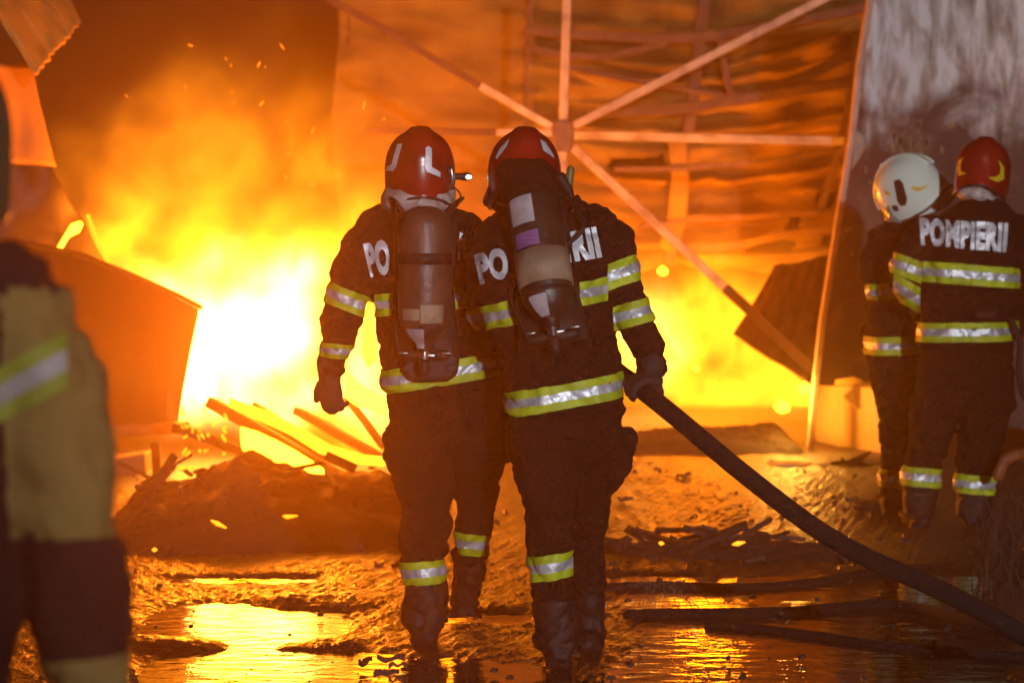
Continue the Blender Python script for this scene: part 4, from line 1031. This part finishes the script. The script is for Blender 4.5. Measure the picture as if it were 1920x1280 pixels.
# ---- firefighter with red and yellow helmet at the right
Dd = Man('firefighter with yellow crescents on a red helmet, seen from behind at the right', 14.0, 1800)
Dd.rings([(372, 1808, 1872, .02, .07), (388, 1785, 1895, .02, .1), (405, 1757, 1912, .0, .13), (440, 1737, 1922, .0, .15), (490, 1728, 1912, .0, .16), (550, 1728, 1908, .0, .155), (610, 1722, 1900, .0, .15), (650, 1720, 1900, .0, .16), (664, 1724, 1898, .0, .15), (720, 1716, 1902, .0, .15), (770, 1708, 1904, .0, .13)])
Dd.rings([(740, 1710, 1806, .0, .12), (810, 1700, 1788, .0, .11), (870, 1691, 1768, .0, .1), (930, 1690, 1758, .0, .09), (965, 1692, 1752, .0, .085)], 2.2)
Dd.rings([(740, 1800, 1904, .0, .12), (800, 1798, 1890, .0, .11), (870, 1790, 1874, .0, .1), (930, 1788, 1862, .0, .09), (970, 1792, 1858, .0, .085)], 2.2)
Dd.boot(1722, 992, .0, (-.2, 1, 0)); Dd.boot(1826, 996, .0, (.25, 1, 0))
Dd.limb([(1742, 430, .0), (1718, 455, -.02), (1698, 500, -.02), (1696, 530, .0), (1712, 565, .1), (1740, 600, .25)], [.085, .085, .08, .078, .065, .05])
Dd.limb([(1905, 430, .0), (1922, 460, -.02), (1928, 520, .0), (1922, 580, .1), (1900, 620, .25)], [.085, .085, .08, .07, .05])
Dd.head(Dd.P(1842, 325, .1), (0, 1, -.3))
Dd.limb([(1840, 345, .05), (1838, 390, .03)], [.07, .08])
Dd.finish(seed=4)
Dd.stripe((1668, 490), (1727, 512), 19, xr=(1660, 1727)); Dd.stripe((1727, 508), (1915, 522), 19, xr=(1729, 1912))
Dd.stripe((1720, 622), (1898, 620), 18, xr=(1708, 1912)); Dd.stripe((1684, 540), (1722, 562), 20, xr=(1676, 1727), yr=(-.3, .3))
Dd.stripe((1688, 889), (1764, 895), 18, xr=(1680, 1776)); Dd.stripe((1786, 903), (1868, 909), 18, xr=(1780, 1880))
Dd.letters('POMPIERII', [(1724, 408), (1890, 418), (1886, 474), (1726, 460)], 5)
free_hand(Dd.o, Dd.P(1742, 602, .26), (.4, .8, -.1), (0, .2, -1), 1.0)
free_hand(Dd.o, Dd.P(1898, 622, .26), (-.4, .8, -.1), (0, .2, -1), 1.0)
hD, MD, bD = helmet(Dd.o, Dd.P(1843, 322, .08), Euler((R(-14), R(6), R(-14)), 'XYZ'), HELR, .08, 1.05)
rim(hD, MD, HELD, .08)
decal('yellow_mark', [[(1808, 294), (1802, 308), (1803, 322), (1814, 326), (1798, 330), (1794, 316), (1798, 302)]], bD, MARKY, hD)
decal('yellow_mark', [[(1871, 300), (1882, 314), (1882, 336), (1870, 342), (1852, 333), (1866, 332), (1874, 326), (1875, 314)]], bD, MARKY, hD)
cape(Dd.o, Dd, [(346, 1796, 1872, .06, .10), (356, 1792, 1868, .05, .11), (366, 1796, 1866, .05, .11), (376, 1806, 1868, .04, .10)], HOODP)
g = G(); g.tube(smooth_path([Dd.P(1896, 600, -.16), Dd.P(1912, 640, -.16), Dd.P(1910, 700, -.16), Dd.P(1922, 745, -.15), Dd.P(1934, 700, -.14), Dd.P(1926, 620, -.1)]), .014, 8); g.build('tool_strap', RUB, Dd.o, True)
g = G(); c = Dd.P(1848, 590, -.165); g.box(c - Vector((.05, .015, .016)), c + Vector((.05, .015, .016))); bevel(g.build('belt_pouch', MAROON, Dd.o), .006)

# ---- blurred firefighter close to the camera at the left
E = Man('blurred firefighter in tan sleeved coat standing close at the left edge', 4.3, -160, cloth=MAROON)
E.rings([(420, -230, -90, .0, .06), (450, -290, -40, .0, .10), (490, -360, 10, .0, .14), (580, -380, 50, .0, .16), (800, -360, 30, .0, .16), (1050, -350, 20, .0, .16), (1280, -350, 20, .0, .17), (1400, -340, 10, .0, .16)])
E.rings([(1340, -345, -165, .0, .13), (1700, -330, -190, .0, .10), (2200, -320, -210, .0, .09)], 2.2)
E.rings([(1340, -170, 15, .0, .13), (1700, -150, -10, .0, .10), (2200, -140, -30, .0, .09)], 2.2)
E.boot(-265, 2335, 0, (-.1, 1, 0)); E.boot(-85, 2335, 0, (.15, 1, 0))
E.limb([(0, 545, .0), (48, 600, .0), (90, 720, .0), (122, 880, .0), (140, 1010, .0), (150, 1120, .0), (165, 1240, .0)], [.085, .090, .088, .084, .080, .076, .070])
E.limb([(-330, 500, .0), (-390, 700, .0), (-400, 900, .1), (-380, 1150, .2)], [.09, .09, .08, .06])
E.head(E.P(-150, 270, .0), (.1, 1, 0)); E.limb([(-155, 310, .0), (-155, 420, .0)], [.075, .085])
def e_mat(c, k):
    px = 960 + c.x/c.y*F; py = HZ + (CAMZ - c.z)*F/c.y
    if 0 < px < 330 and 545 < py < 1290:
        edge = 20 + (py - 560)*.06
        if px > edge - 30: return 0 if py > 1005 else 5
    return k
_mk = mk
def mk_e(name, v, f, m, *a, **k): return _mk(name, v, f, list(m) + [TAN], *a, **k)
mk = mk_e; E.finish(vox=.016, fold=.014, seed=5, extra=e_mat); mk = _mk
E.stripe((-20, 752), (118, 680), 46, xr=(-30, 122), mats=[mat('dull_yellow_tape', (.30, .32, .03), .7), mat('dull_silver_tape', (.42, .38, .38), .6)]); E.stripe((90, 1262), (260, 1250), 34, xr=(60, 300), mats=[TAN, TAN], name='glove_cuff')
free_hand(E.o, E.P(168, 1300, .0), (.1, .1, -1), (-.4, .9, 0), 1.1)
free_hand(E.o, E.P(-378, 1170, .2), (0, .1, -1), (.4, .9, 0), 1.0)
hE, ME_, bE = helmet(E.o, E.P(-138, 262, .0), Euler((0, 0, 0), 'XYZ'), mat('helmet_olive', (.10, .10, .05), .4), .1)
